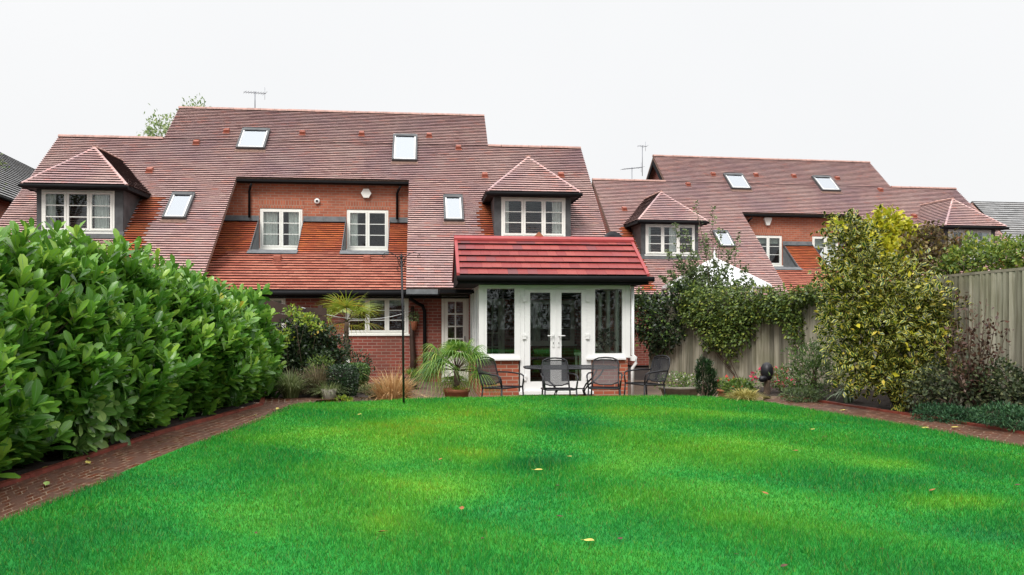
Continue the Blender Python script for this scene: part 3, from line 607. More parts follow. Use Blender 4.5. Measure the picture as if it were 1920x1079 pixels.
SO = 12.634     # main house: building coordinate = s + SO
# windows and doors of the main house's ground floor
window(mainH, (0, 0, 0), 8.59, 10.10, 1.17, 2.09, .03, 3, 2, 'cream', blind=.22)
window(mainH, (0, 0, 0), 6.0, 7.18, 1.1, 2.08, .03, 2, 1, 'cream', blind=.5)
window(mainH, (0, 0, 0), 13.0, 14.2, .9, 2.0, .03, 2, 2, 'white', curt=((.1, .3),))
for x0, x1 in ((8.4, 10.0), (5.4, 6.9), (1.5, 3.0), (12.3, 13.8)): window(second, (0, 0, 0), x0, x1, 1.17 if x0 == 8.4 else 1.1 if x0 == 5.4 else 1.0, 2.09 if x0 == 8.4 else 2.08, .03, 3, 2, 'cream')
def glazed_door(parent, s0, s1, z1, q, cols, rows, zp):
    d = MB(); d.box(s0, s0+.06, q-.02, q+.06, 0, z1); d.box(s1-.06, s1, q-.02, q+.06, 0, z1); d.box(s0+.06, s1-.06, q-.02, q+.06, z1-.06, z1)
    a, b = s0+.065, s1-.065; y = q
    d.box(a, a+.09, y, y+.04, .02, z1-.065); d.box(b-.09, b, y, y+.04, .02, z1-.065); d.box(a+.09, b-.09, y, y+.04, z1-.165, z1-.065); d.box(a+.09, b-.09, y, y+.04, .02, zp)
    for k in range(1, cols): x = a+.09+(b-a-.18)*k/cols; d.box(x-.016, x+.016, y+.005, y+.035, zp, z1-.165)
    for k in range(1, rows): z = zp+(z1-.165-zp)*k/rows; d.box(a+.09, b-.09, y+.007, y+.033, z-.016, z+.016)
    o = d.build('door', M['cream'], parent)
    g = MB(); g.box(a+.088, b-.088, y+.018, y+.022, zp, z1-.165); g.build('pane', M['glass'], o)
    h = MB(); h.tube([(b-.045, y-.03, 1.0), (b-.045, y-.03, 1.12)], .012, 6); h.build('handle', M['galv'], o)
glazed_door(mainH, 10.90, 11.58, 2.13, .03, 2, 4, .75)
glazed_door(mainH, 11.85, 12.45, 2.05, .03, 2, 4, .5)
x = MB(); x.box(10.36, 11.6, -.06, -.002, 2.135, 2.215); x.build('lintel_board', M['cream'], mainH)
x = MB()      # curved black downpipe beside the kitchen window
x.tube([(10.10, -.50, 2.13), (10.16, -.42, 2.02), (10.3, -.2, 1.93), (10.44, -.10, 1.86), (10.49, -.075, 1.72), (10.49, -.075, .05)], .042, 8); x.build('downpipe', M['black'], mainH)
x = MB()      # flat porch roof between house and conservatory
x.box(10.06, 10.8, -.72, -.45, 2.13, 2.245, 1); x.box(10.82, 14.6, -2.2, -.3, 2.12, 2.2, 0); x.box(10.04, 14.6, -.74, -.44, 2.10, 2.128, 0)
x.build('porch_roof', [M['black'], M['lead']], mainH)
x = MB(); x.lathe([(.0, 0), (.075, .01), (.08, .05), (.05, .07), (0, .07)], (0, 0, 0), 14)
o = x.build('flue', M['white'], mainH); o.rotation_euler = (PI/2, 0, 0); o.location = (-5.161+SO, 3.44, 4.848)
x = MB(); x.lathe([(0, .075), (.035, .074), (.035, .08), (0, .082)], (0, 0, 0), 12); o2 = x.build('flue_outlet', M['dark'], o)
# aerials and dish
def aerial(parent, x, q, z, h, n, ang, ln, tilt=0):
    m = MB(); m.tube([(x, q, z), (x, q, z+h)], .014, 5); c, s = math.cos(ang), math.sin(ang)
    m.tube([(x-c*ln/2, q-s*ln/2, z+h-.04-tilt), (x+c*ln/2, q+s*ln/2, z+h-.04+tilt)], .009, 4)
    for i in range(n):
        t = -ln/2+ln*(i+.5)/n; e = .16 if i < n-1 else .24; zz = z+h-.04+2*tilt*t/ln
        m.tube([(x+c*t+s*e, q+s*t-c*e, zz), (x+c*t-s*e, q+s*t+c*e, zz)], .006, 4)
        if i == n-1: m.tube([(x+c*t, q+s*t, zz-.2), (x+c*t, q+s*t, zz+.2)], .006, 4)
    m.build('aerial', M['galv'], parent)
aerial(mainH, SO-7.46, 6.3, 8.06, .62, 9, .5, .7, .03)
aerial(second, 2.2, 6.8, 6.2, 1.5, 12, .3, 1.0, .08); aerial(second, 2.9, 7.6, 7.5, 1.3, 3, .2, .45)
x = MB(); x.lathe([(.0, 0), (.16, .02), (.28, .07), (.285, .075), (.28, .085), (.16, .035), (0, .015)], (0, 0, 0), 20); 
o = x.build('satellite_dish', M['iron'], mainH); o.rotation_euler = (1.35, 0, .1); o.location = (15.05, -.5, 3.38)
x = MB(); x.tube([(15.05, -.45, 2.3), (15.05, -.45, 3.4)], .02, 6); x.build('dish_pole', M['galv'], mainH)

# ------------------------------------------------------------------ conservatory
cb_ = L2W(.39, -4.2, 0); CN = empty('conservatory', cb_, HA, 'white framed garden room with a bright red tiled roof', 'conservatory')
OF = (0.39, -4.2, 0)
def cpart(mb, nm, mt, parent=None): return mb.build(nm, mt, parent or CN, OF)
q = -4.2; q1 = -.9; x0, x1 = -1.104, 1.885
b = MB(); b.box(x0+.03, -.33, q+.02, q+.24, 0, .80); b.box(1.10, x1-.05, q+.02, q+.24, 0, .80); b.box(-.329, 1.099, q+.02, q+.24, 0, .13)
for xa in (x0+.03, x1-.27): b.box(xa, xa+.22, q+.241, -.02, 0, .80)
b.box(x0-.25, x0+.02, q+.25, q+.34, 0, .55) if False else None
cpart(b, 'brick_plinth', M['brick_plinth'])
f = MB(); P_ = .055
def frame(mb, a, b_, z0, z1, y, w=.055, d=.06, axis=0):
    if axis == 0:
        mb.box(a, a+w, y, y+d, z0, z1); mb.box(b_-w, b_, y, y+d, z0, z1); mb.box(a+w, b_-w, y, y+d, z0, z0+w); mb.box(a+w, b_-w, y, y+d, z1-w, z1)
    else:
        mb.box(y, y+d, a, a+w, z0, z1); mb.box(y, y+d, b_-w, b_, z0, z1); mb.box(y, y+d, a+w, b_-w, z0, z0+w); mb.box(y, y+d, a+w, b_-w, z1-w, z1)
f.box(x0, x0+.10, q, q+.10, .80, 2.22); f.box(x1-.10, x1, q, q+.10, .80, 2.22)
cpart(f, 'corner_post', M['white'])
for (a, c, pa, pc) in ((x0+.101, -.302, -.949, -.41), (1.102, x1-.101, 1.179, 1.724)):
    f = MB(); f.box(a, pa, q+.01, q+.09, .80, 2.22); f.box(pc, c, q+.01, q+.09, .80, 2.22); f.box(pa, pc, q+.01, q+.09, .80, .885); f.box(pa, pc, q+.01, q+.09, 2.15, 2.22)
    f.box(a-.1, c+.0, q-.06, q+.005, .765, .80)
    w = cpart(f, 'window', M['white']); g = MB(); g.box(pa, pc, q+.04, q+.046, .885, 2.15); cpart(g, 'pane', M['cglass'], w)
f = MB(); f.box(-.300, -.215, q+.005, q+.095, .13, 2.22); f.box(1.015, 1.10, q+.005, q+.095, .13, 2.22); f.box(-.214, 1.014, q+.005, q+.095, 2.145, 2.22); f.box(-.33, 1.13, q-.10, q+.01, .10, .155)
cpart(f, 'door_frame', M['white'])
for (a, c, sgn) in ((-.212, .397, 1), (.403, 1.012, -1)):
    f = MB(); y = q-.005; s_ = .105
    f.box(a, a+s_, y, y+.07, .16, 2.14); f.box(c-s_, c, y, y+.07, .16, 2.14); f.box(a+s_, c-s_, y, y+.07, .16, .345); f.box(a+s_, c-s_, y, y+.07, 2.075, 2.14)
    if sgn > 0: f.box(.385, .415, y-.012, y-.001, .16, 2.14)
    D = cpart(f, 'door', M['white']); g = MB(); g.box(a+s_, c-s_, q+.03, q+.036, .345, 2.075); cpart(g, 'pane', M['cglass'], D)
    hx = c-.05 if sgn > 0 else a+.05; h = MB(); h.box(hx-.018, hx+.018, y-.02, y-.001, 1.02, 1.28); h.tube([(hx, y-.02, 1.235), (hx, y-.055, 1.235), (hx-sgn*.12, y-.055, 1.235)], .011, 6); cpart(h, 'handle', M['white'], D)
    k_ = MB(); k_.box(hx-.006, hx+.006, y-.024, y-.0205, 1.07, 1.11); cpart(k_, 'keyhole', M['dark'], D)
    for hz in (1.95, 1.22, .42):
        h = MB(); ex = a-.01 if sgn > 0 else c+.01; h.box(ex-.035, ex+.035, y-.03, y-.001, hz-.05, hz+.05); h.box(ex-.01 if sgn > 0 else ex-.05, ex+.05 if sgn > 0 else ex+.01, y-.035, y-.0305, hz+.01, hz+.035); cpart(h, 'hinge', M['white'], D)
# side walls of the conservatory
for xs_, nm in ((x0+.02, 'l'), (x1-.09, 'r')):
    f = MB(); g = MB(); n = 4; L0, L1 = q+.101, -.9
    for i in range(n):
        a = L0+(L1-L0)*i/n; c = L0+(L1-L0)*(i+1)/n
        frame(f, a, c-.002, .80, 2.22, xs_, .06, .07, 1); g.box(xs_+.03, xs_+.036, a+.06, c-.062, .86, 2.16)
    w = cpart(f, 'side_window', M['white']); cpart(g, 'pane', M['cglass'], w)
b = MB()
for xa in (x0+.03, x1-.27): b.box(xa, xa+.22, -.899, -.02, .801, 2.2)
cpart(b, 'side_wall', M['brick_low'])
f = MB(); f.box(x0+.25, x1-.27, q+.25, -.05, 0, .10); cpart(f, 'floor_slab', M['stone'])
# roof: ridge parallel to the house
ze, zr_ = 2.38, 3.185; qe, qr = -4.55, -3.25; ra, rb = -1.545, 2.172; kx = (zr_-ze)/(qr-qe); lw = math.hypot(qr-qe, zr_-ze)
r = MB(); gz = lw/6
def rfun(s, w): return random.random()
tiles(r, (0, qe, ze), (1, 0, 0), (0, qr-qe, zr_-ze), [(0, lw, lambda w: ra+.05, lambda w: rb-.05)], gauge=gz, tw=.19, lift=.045, under=.03, jit=.0015)
tiles(r, (0, 2*qr-qe, ze), (1, 0, 0), (0, -(qr-qe), zr_-ze), [(0, lw, lambda w: ra+.05, lambda w: rb-.05)], gauge=gz, tw=.19, lift=.045, under=.03, jit=.0015)
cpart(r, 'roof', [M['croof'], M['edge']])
r = MB()
for sgn in (1, -1):
    ang = math.atan2(zr_-ze, qr-qe); Rm = lambda p, h: (qr+sgn*(p-qr), h)
for xx in (ra, rb-.06):
    for (qa, qb_) in ((qe, qr), (2*qr-qe, qr)):
        r.faces([(x_, y_, z_+h) for x_ in (xx, xx+.06) for (y_, z_) in ((qa, ze), (qb_, zr_)) for h in (-.02, .055)], [(0, 1, 3, 2), (4, 6, 7, 5), (0, 4, 5, 1), (2, 3, 7, 6), (0, 2, 6, 4), (1, 5, 7, 3)])
r.prism([(qr-.13, zr_-.035), (qr-.13, zr_+.015), (qr-.05, zr_+.075), (qr+.05, zr_+.075), (qr+.13, zr_+.015), (qr+.13, zr_-.035)], 0, ra-.005, rb+.005)
cpart(r, 'roof_trim', M['credtrim'])
r = MB(); r.prism([(qr-.02, zr_+.05), (qr-.02, zr_+.08), (qr+.02, zr_+.08), (qr+.02, zr_+.05)], 0, .1, .12) 
r.faces([(-.03+.12, -3.3, zr_+.06), (.19+.12, -3.3, zr_+.06), (.08+.12, -3.3, zr_+.17), (-.03+.12, -3.1, zr_+.06), (.19+.12, -3.1, zr_+.06), (.08+.12, -3.1, zr_+.17)], [(0, 1, 2), (3, 5, 4), (0, 2, 5, 3), (1, 4, 5, 2), (0, 3, 4, 1)])
cpart(r, 'ridge_cowl', M['terr'])
r = MB(); r.box(ra+.02, rb-.02, qe-.01, qe+.02, ze-.15, ze-.005); r.tube([(ra, qe-.06, ze-.05), (rb+.07, qe-.06, ze-.05)], .055, 8)
r.box(ra+.03, rb-.03, qe+.02, q+.2, ze-.15, ze-.13)
for xx in (ra+.03, rb-.07):     # dark gable ends
    r.prism([(qe+.02, ze-.15), (2*qr-qe-.02, ze-.15), (2*qr-qe-.02, ze-.025), (qr, zr_-.03), (qe+.02, ze-.025)], 0, xx, xx+.04)
r.box(ra+.08, rb-.08, q+.2, -1.9, ze-.155, ze-.14)
cpart(r, 'fascia', M['black'])
r = MB(); r.tube([(x1+.03, q-.05, 2.2), (x1+.03, q-.05, .86), (x1+.09, q-.08, .80), (x1+.09, q-.08, .70), (x1+.03, q-.05, .60), (x1+.03, q-.05, .02)], .034, 8); r.box(x1-.005, x1+.07, q-.1, q+.0, .74, .83); cpart(r, 'downpipe', M['white'])
# inside
def lathe_thing(name, loc, parts, label, cat):
    t = empty(name, loc, 0, label, cat)
    for nm, prof, mt in parts: m = MB(); m.lathe(prof, (0, 0, 0), 20); m.build(nm, M[mt] if isinstance(mt, str) else mt, t)
    return t
tp = L2W(1.35, -3.55, 0); T = empty('side_table', tp, HA, 'pale side table inside the garden room under the lamp', 'table')
m = MB(); m.box(-.42, .42, -.25, .25, .82, .86); m.build('table_top', M['cream'], T)
for a_ in (-.38, .38):
    for b_ in (-.21, .21): m = MB(); m.box(a_-.02, a_+.02, b_-.02, b_+.02, .1, .82); m.build('leg', M['cream'], T)
lp = L2W(1.24, -3.6, .86); lathe_thing('table_lamp', lp, [('lamp_base', [(0, 0), (.07, 0), (.075, .015), (.02, .03), (.015, .12), (.02, .2), (0, .2)], 'stone'), ('lamp_shade', [(.13, .14), (.06, .28), (.055, .28), (.125, .14)], 'cream')], 'small lamp with white cone shade behind the right glass pane', 'lamp')
lp = L2W(1.55, -3.6, .86); lp = (lp.x, lp.y, lp.z)
vt = empty('flower_vase', lp, 0, 'vase of leafy stems and white flowers behind the right pane', 'vase')
m = MB(); m.lathe([(0, 0), (.04, 0), (.06, .06), (.045, .14), (.05, .16), (.04, .16), (.035, .14), (0, .02)], (0, 0, 0), 16); m.build('vase', M['stone'], vt)
Pz, Oz = blob_pts([(lp[0], lp[1], lp[2]+.3, .14, .12, .2)], 240); scatter('leaves', Pz, Oz+rng.normal(size=Pz.shape)*.4, Oz, .06, KITE, LM['dkivy'], vt, off=lp)
Pz, Oz = blob_pts([(lp[0]-.12, lp[1]-.05, lp[2]+.2, .06, .06, .06)], 40); scatter('flowers', Pz, Oz, Oz+.1, .04, KITE, LM['white'], vt, off=lp)

# ------------------------------------------------------------------ far buildings
def far_house(name, loc, rz, L, wd, ze, zr2, label, brick='brick'):
    t = empty(name, loc, rz, label, 'house'); h = wd/2; r = MB(); sl = math.hypot(h, zr2-ze)
    for sg in (1, -1): tiles(r, (0, sg*(-h-.3) + 0, ze), (1, 0, 0), (0, sg*(h+.3), (zr2-ze)*(h+.3)/h), [(0, sl*(h+.3)/h, lambda w: 0, lambda w: L)], gauge=.2, tw=.3, lift=.05, under=.03)
    r.quad([(0, -h-.3, ze-.02), (L, -h-.3, ze-.02), (L, 0, zr2+.0), (0, 0, zr2)], 1); r.quad([(0, h+.3, ze-.02), (L, h+.3, ze-.02), (L, 0, zr2), (0, 0, zr2)], 1)
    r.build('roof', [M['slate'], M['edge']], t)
    w = MB(); w.prism([(-h, 0), (h, 0), (h, ze+.1), (0, zr2-.25), (-h, ze+.1)], 0, .3, L-.3); w.build('wall', M[brick], t)
    rg = MB(); ridge_line(rg, (0, 0, zr2+.12), (L, 0, zr2+.12), .13, .45); ridge_line(rg, (0.02, -h-.3, ze+.08), (.02, 0, zr2+.10), .07, .4)
    rg.build('ridge_tiles', M['ridge'], t)
    g = MB(); g.tube([(0, -h-.36, ze), (L, -h-.36, ze)], .06, 6); g.build('gutter', M['black'], t)
    return t
# the left one: side facing the garden, running away from the viewer
dl = Vector((-.228, 1, 0)).normalized(); nl = Vector((-dl.y, dl.x, 0))
pe = Vector((-15.4, 24, 0))-dl*5; ctr = pe+nl*3.5
t1 = far_house('slate_roofed_house', (ctr.x, ctr.y, 0), math.atan2(dl.y, dl.x), 19, 6.4, 5.15, 8.0, 'slate roofed house cut off by the left edge of the photo')
t1.scale = (1, 1, 1)
N_a = math.atan(.15); pR = at(1822, 384, 44); t2 = far_house('slate_roofed_house', (pR.x, pR.y, 0), N_a, 22, 9, 3.6, pR.z-.1, 'grey slate roofed house farthest away at the right edge')
# neighbour's glazed pavilion
cx, cy, ct = 6.1, 24.0, 3.30
t = empty('conservatory', (cx, cy, 0), N_a, 'neighbour\'s white conservatory peeping over the fence below a rooflight', 'conservatory')
m = MB(); e = 1.2
pts = [(-e, -e), (e, -e), (e, e), (-e, e)]
for i in range(4): a, b2 = pts[i], pts[(i+1) % 4]; m.quad([(a[0], a[1], 2.45), (b2[0], b2[1], 2.45), (0, 0, ct)], 0)
m.build('roof_glazing', M['blind'], t)
m = MB()
for i in range(4):
    a, b2 = pts[i], pts[(i+1) % 4]; m.tube([(a[0], a[1], 2.47), (0, 0, ct+.02)], .06, 6)
    for k in (.25, .5, .75): m.tube([(a[0]+(b2[0]-a[0])*k, a[1]+(b2[1]-a[1])*k, 2.47), (0, 0, ct)], .025, 5)
    m.tube([(a[0], a[1], 2.45), (b2[0], b2[1], 2.45)], .06, 6)
m.lathe([(.06, 0), (.07, .06), (.03, .12), (.045, .2), (.015, .28), (0, .42)], (0, 0, ct-.02), 10)
m.build('roof_frame', M['white'], t)
m = MB()
for i in range(4):
    a, b2 = pts[i], pts[(i+1) % 4]
    for k in range(5): x_, y_ = a[0]+(b2[0]-a[0])*k/4, a[1]+(b2[1]-a[1])*k/4; m.box(x_-.04, x_+.04, y_-.04, y_+.04, 0, 2.4)
m.build('wall_frame', M['white'], t)

# ------------------------------------------------------------------ ground
m = MB(); R_ = 400; m.quad([(-R_, -60, -.06), (R_, -60, -.06), (R_, 500, -.06), (-R_, 500, -.06)]); tag(m.build('ground', M['soil']), kind='structure')
m = MB(); m.quad([(-9, 11.6, 0), (6.6, 11.6, 0), (6.6, 20, 0), (-9, 20, 0)]); tag(m.build('patio', M['patio']), kind='structure')
ZL = .33
lawn_far = [(-3.2, 11.3), (-3.12, 11.75), (-2.2, 12.15), (-1.3, 12.4), (-.5, 12.55), (.6, 12.85), (1.65, 12.95), (2.6, 12.85), (3.3, 12.6), (3.84, 11.95), (4.07, 11.26), (4.4, 10.27), (4.7, 9.5), (4.89, 8.68), (5.11, 7.95), (5.3, 7.0), (5.45, 5.5), (5.5, 1.0)]
lawn_poly = [(-3.25, 1.0), (-3.25, 5.05), (-3.2, 8.5)]+lawn_far
LP = np.array(lawn_poly)
def inside(P):
    x, y = P[:, 0], P[:, 1]; r = np.zeros(len(P), bool); j = len(LP)-1
    for i in range(len(LP)):
        xi, yi, xj, yj = *LP[i], *LP[j]; c = ((yi > y) != (yj > y)) & (x < (xj-xi)*(y-yi)/(yj-yi+1e-12)+xi); r ^= c; j = i
    return r
def lz(x, y): return ZL+.012*np.sin(x*1.3+y*.7)*np.sin(y*1.1)-0.0
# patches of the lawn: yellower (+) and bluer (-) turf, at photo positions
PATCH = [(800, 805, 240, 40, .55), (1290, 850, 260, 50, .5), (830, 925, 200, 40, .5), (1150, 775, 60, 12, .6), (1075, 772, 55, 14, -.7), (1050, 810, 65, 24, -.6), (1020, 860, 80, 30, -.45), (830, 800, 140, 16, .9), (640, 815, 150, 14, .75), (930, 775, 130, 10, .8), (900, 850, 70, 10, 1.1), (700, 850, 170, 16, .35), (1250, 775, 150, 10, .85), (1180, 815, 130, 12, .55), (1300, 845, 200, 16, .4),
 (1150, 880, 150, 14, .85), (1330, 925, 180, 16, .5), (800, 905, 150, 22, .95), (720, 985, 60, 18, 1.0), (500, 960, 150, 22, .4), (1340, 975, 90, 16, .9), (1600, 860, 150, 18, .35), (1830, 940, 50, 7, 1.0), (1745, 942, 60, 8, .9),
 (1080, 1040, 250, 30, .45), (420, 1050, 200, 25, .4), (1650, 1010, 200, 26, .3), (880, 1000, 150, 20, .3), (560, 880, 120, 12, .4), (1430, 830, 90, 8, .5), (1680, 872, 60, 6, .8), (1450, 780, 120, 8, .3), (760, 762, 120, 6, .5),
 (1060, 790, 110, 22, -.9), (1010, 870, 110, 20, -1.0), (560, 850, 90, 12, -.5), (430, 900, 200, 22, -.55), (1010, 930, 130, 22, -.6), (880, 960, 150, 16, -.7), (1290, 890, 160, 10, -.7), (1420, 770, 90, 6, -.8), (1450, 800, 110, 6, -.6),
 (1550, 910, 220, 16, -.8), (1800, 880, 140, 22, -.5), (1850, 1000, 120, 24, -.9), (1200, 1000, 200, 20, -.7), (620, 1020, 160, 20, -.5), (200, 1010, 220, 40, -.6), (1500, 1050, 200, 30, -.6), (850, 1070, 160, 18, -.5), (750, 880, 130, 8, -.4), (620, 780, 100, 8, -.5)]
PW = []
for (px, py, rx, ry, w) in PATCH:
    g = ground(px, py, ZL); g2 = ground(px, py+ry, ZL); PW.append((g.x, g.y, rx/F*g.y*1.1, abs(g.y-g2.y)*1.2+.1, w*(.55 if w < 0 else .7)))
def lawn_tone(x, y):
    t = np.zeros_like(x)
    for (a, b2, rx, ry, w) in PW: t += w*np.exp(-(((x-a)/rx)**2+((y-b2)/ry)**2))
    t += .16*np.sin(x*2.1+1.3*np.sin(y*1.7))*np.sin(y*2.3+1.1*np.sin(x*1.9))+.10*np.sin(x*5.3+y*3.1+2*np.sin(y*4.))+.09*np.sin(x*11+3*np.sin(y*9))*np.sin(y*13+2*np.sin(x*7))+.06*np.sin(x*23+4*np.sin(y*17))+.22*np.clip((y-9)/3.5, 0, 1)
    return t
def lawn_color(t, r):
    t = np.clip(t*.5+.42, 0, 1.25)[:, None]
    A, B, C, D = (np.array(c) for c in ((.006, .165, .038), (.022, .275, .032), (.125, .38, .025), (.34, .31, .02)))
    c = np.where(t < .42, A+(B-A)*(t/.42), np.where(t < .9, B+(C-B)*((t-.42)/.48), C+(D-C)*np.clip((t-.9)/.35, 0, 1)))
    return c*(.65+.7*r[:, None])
def col_mat(name, rough, trans):
    m, nt, b = new_mat(name); at_ = nd(nt, 'ShaderNodeAttribute', attribute_name='tone'); nt.links.new(at_.outputs['Color'], b.inputs['Base Color']); b.inputs['Roughness'].default_value = rough
    b.inputs['Specular IOR Level'].default_value = .25
    if trans:
        t = nd(nt, 'ShaderNodeBsdfTranslucent'); nt.links.new(at_.outputs['Color'], t.inputs['Color']); ms = nd(nt, 'ShaderNodeMixShader'); ms.inputs[0].default_value = trans
        nt.links.new(b.outputs[0], ms.inputs[1]); nt.links.new(t.outputs[0], ms.inputs[2]); nt.links.new(ms.outputs[0], nt.nodes['Material Output'].inputs[0])
    return m
gx = np.arange(-3.4, 5.7, .05); gy = np.arange(1.0, 13.1, .05)
me = bpy.data.meshes.new('lawn'); X_, Y_ = np.meshgrid(gx, gy); Pg = np.stack([X_.ravel(), Y_.ravel()], 1); ins = inside(Pg)
idx = -np.ones(len(Pg), int); cells = []; nx_ = len(gx)
I = np.arange(len(Pg)).reshape(X_.shape); q4 = np.stack([I[:-1, :-1].ravel(), I[:-1, 1:].ravel(), I[1:, 1:].ravel(), I[1:, :-1].ravel()], 1); q4 = q4[ins[q4].sum(1) >= 2]
us = np.unique(q4); idx[us] = np.arange(len(us)); q4 = idx[q4]; Pu = Pg[us]
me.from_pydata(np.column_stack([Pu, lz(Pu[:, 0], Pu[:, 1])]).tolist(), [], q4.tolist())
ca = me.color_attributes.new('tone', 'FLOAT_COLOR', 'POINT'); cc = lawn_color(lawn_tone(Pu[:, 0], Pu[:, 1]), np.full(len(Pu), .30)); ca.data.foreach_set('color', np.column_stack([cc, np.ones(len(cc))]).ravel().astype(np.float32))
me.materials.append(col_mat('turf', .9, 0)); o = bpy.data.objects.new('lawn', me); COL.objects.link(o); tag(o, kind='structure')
# grass blades
BP = []
for (y0, y1, dens, hh, ww) in ((3.6, 5.2, 12000, .032, .0035), (5.2, 7.5, 7500, .032, .0050), (7.5, 10, 4600, .034, .0075), (10, 13.0, 3300, .036, .010)):
    xa, xb = max(-3.3, -.72*y1), min(5.6, .72*y1); n = int((xb-xa)*(y1-y0)*dens); P = np.column_stack([rng.uniform(xa, xb, n), rng.uniform(y0, y1, n)]); P = P[inside(P+rng.normal(size=P.shape)*.022)]
    P = P[np.abs(P[:, 0]) < .70*P[:, 1]+.2]
    n = len(P); BP.append((P, hh*rng.uniform(.55, 1.25, n)*(1+.25*np.sin(P[:, 0]*3+P[:, 1]*2)), np.full(n, ww)*rng.uniform(.7, 1.3, n)))
P = np.vstack([b[0] for b in BP]); Hh = np.concatenate([b[1] for b in BP]); Ww = np.concatenate([b[2] for b in BP]); n = len(P)
# tufts of longer, darker grass
zb = lz(P[:, 0], P[:, 1]); tg = ground(1010, 872, ZL); dt = ((P[:, 0]-tg.x)/.28)**2+((P[:, 1]-tg.y)/.22)**2; Hh = Hh*(1+1.0*np.exp(-dt))
an = rng.random(n)*2*PI; ln_ = rng.normal(size=(n, 2))*.45; b0 = np.column_stack([P, zb-.002]); sd = np.column_stack([np.cos(an)*Ww/2, np.sin(an)*Ww/2, np.zeros(n)])
tip = b0+np.column_stack([ln_[:, 0]*Hh, ln_[:, 1]*Hh, Hh]); VV = np.stack([b0-sd, b0+sd, tip], 1).reshape(-1, 3)
me = bpy.data.meshes.new('grass'); me.vertices.add(3*n); me.vertices.foreach_set('co', VV.ravel().astype(np.float32)); me.loops.add(3*n); me.loops.foreach_set('vertex_index', np.arange(3*n, dtype=np.int32))
me.polygons.add(n); me.polygons.foreach_set('loop_start', np.arange(0, 3*n, 3, dtype=np.int32)); me.polygons.foreach_set('loop_total', np.full(n, 3, np.int32))
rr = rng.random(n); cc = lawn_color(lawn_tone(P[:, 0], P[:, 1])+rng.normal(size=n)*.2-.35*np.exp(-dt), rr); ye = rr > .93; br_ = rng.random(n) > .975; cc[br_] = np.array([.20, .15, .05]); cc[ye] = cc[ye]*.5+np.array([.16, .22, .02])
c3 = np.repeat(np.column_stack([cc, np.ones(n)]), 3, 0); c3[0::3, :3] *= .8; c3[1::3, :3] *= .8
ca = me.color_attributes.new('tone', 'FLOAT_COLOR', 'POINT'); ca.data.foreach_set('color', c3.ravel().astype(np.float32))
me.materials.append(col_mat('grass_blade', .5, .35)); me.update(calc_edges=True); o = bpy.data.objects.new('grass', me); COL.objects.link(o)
tag(o, 'short bright green grass blades covering the lawn', 'grass', kind='stuff')
# terrace edge under the far side of the lawn
m = MB()
for (a, b2) in zip(lawn_far[:-1], lawn_far[1:]):
    if a[1] > 11: m.quad([(a[0], a[1], 0), (b2[0], b2[1], 0), (b2[0], b2[1], ZL), (a[0], a[1], ZL)])
tag(m.build('terrace_edge', M['brick_low']), kind='structure')
def ribbon(name, inner, outer, z, mt, kind='structure', uvm=True):
    m = MB(); L = 0; pv = []
    for i in range(len(inner)-1):
        m.quad([(inner[i][0], inner[i][1], z), (inner[i+1][0], inner[i+1][1], z), (outer[i+1][0], outer[i+1][1], z), (outer[i][0], outer[i][1], z)])
        l1 = math.dist(inner[i], inner[i+1]); wd = math.dist(inner[i], outer[i]); pv.append([(0, L), (0, L+l1), (wd, L+l1), (wd, L)]); L += l1
    o = m.build(name, mt); uvs = [c for p in o.data.polygons for c in sum(([*pv[p.index][k]] for k in range(4)), [])]; o.data.uv_layers[0].data.foreach_set('uv', uvs); return tag(o, kind=kind)
li = [(-3.22, 1), (-3.22, 5.05), (-3.17, 8.5), (-3.10, 11.0), (-3.0, 12.2), (-2.6, 12.5)]; lo_ = [(-3.90, 1), (-3.88, 5.97), (-3.86, 8.6), (-3.72, 10.3), (-3.62, 11.6), (-3.9, 12.6)]
ribbon('path', li, lo_, ZL+.004, M['paving'])
ri = [(3.7, 12.1), (3.86, 11.9), (4.06, 11.2), (4.38, 10.2), (4.68, 9.4), (4.87, 8.6), (5.09, 7.9), (5.28, 6.9), (5.45, 5.0)]; ro = [(4.35, 12.75), (4.62, 12.1), (4.80, 11.6), (5.05, 10.9), (5.3, 10.2), (5.52, 9.4), (5.70, 8.7), (5.92, 7.4), (6.1, 5.0)]
ribbon('path', ri, ro, ZL+.004, M['paving'])
def kerb(name, pts, w, z0, z1, mt):
    m = MB()
    for a, b2 in zip(pts[:-1], pts[1:]):
        a, b2 = Vector((*a, 0)), Vector((*b2, 0)); L = (b2-a).length; n = max(1, round(L/.45)); d_ = (b2-a)/n; nn = Vector((-d_.y, d_.x, 0)).normalized()*w
        for i in range(n):
            p, q_ = a+d_*i, a+d_*(i+.985); j = random.uniform(-.004, .004)
            vs = [Vector((v.x, v.y, zz)) for v in (p, q_, q_+nn, p+nn) for zz in (z0, z1+j)]
            m.faces(vs, [(0, 2, 3, 1), (2, 4, 5, 3), (4, 6, 7, 5), (6, 0, 1, 7), (1, 3, 5, 7)])
    return tag(m.build(name, mt), kind='structure')
kerb('kerb', lo_, .06, .2, ZL+.035, M['kerb'])
kerb('kerb', ro[::-1], .07, .2, ZL+.03, M['kerb'])
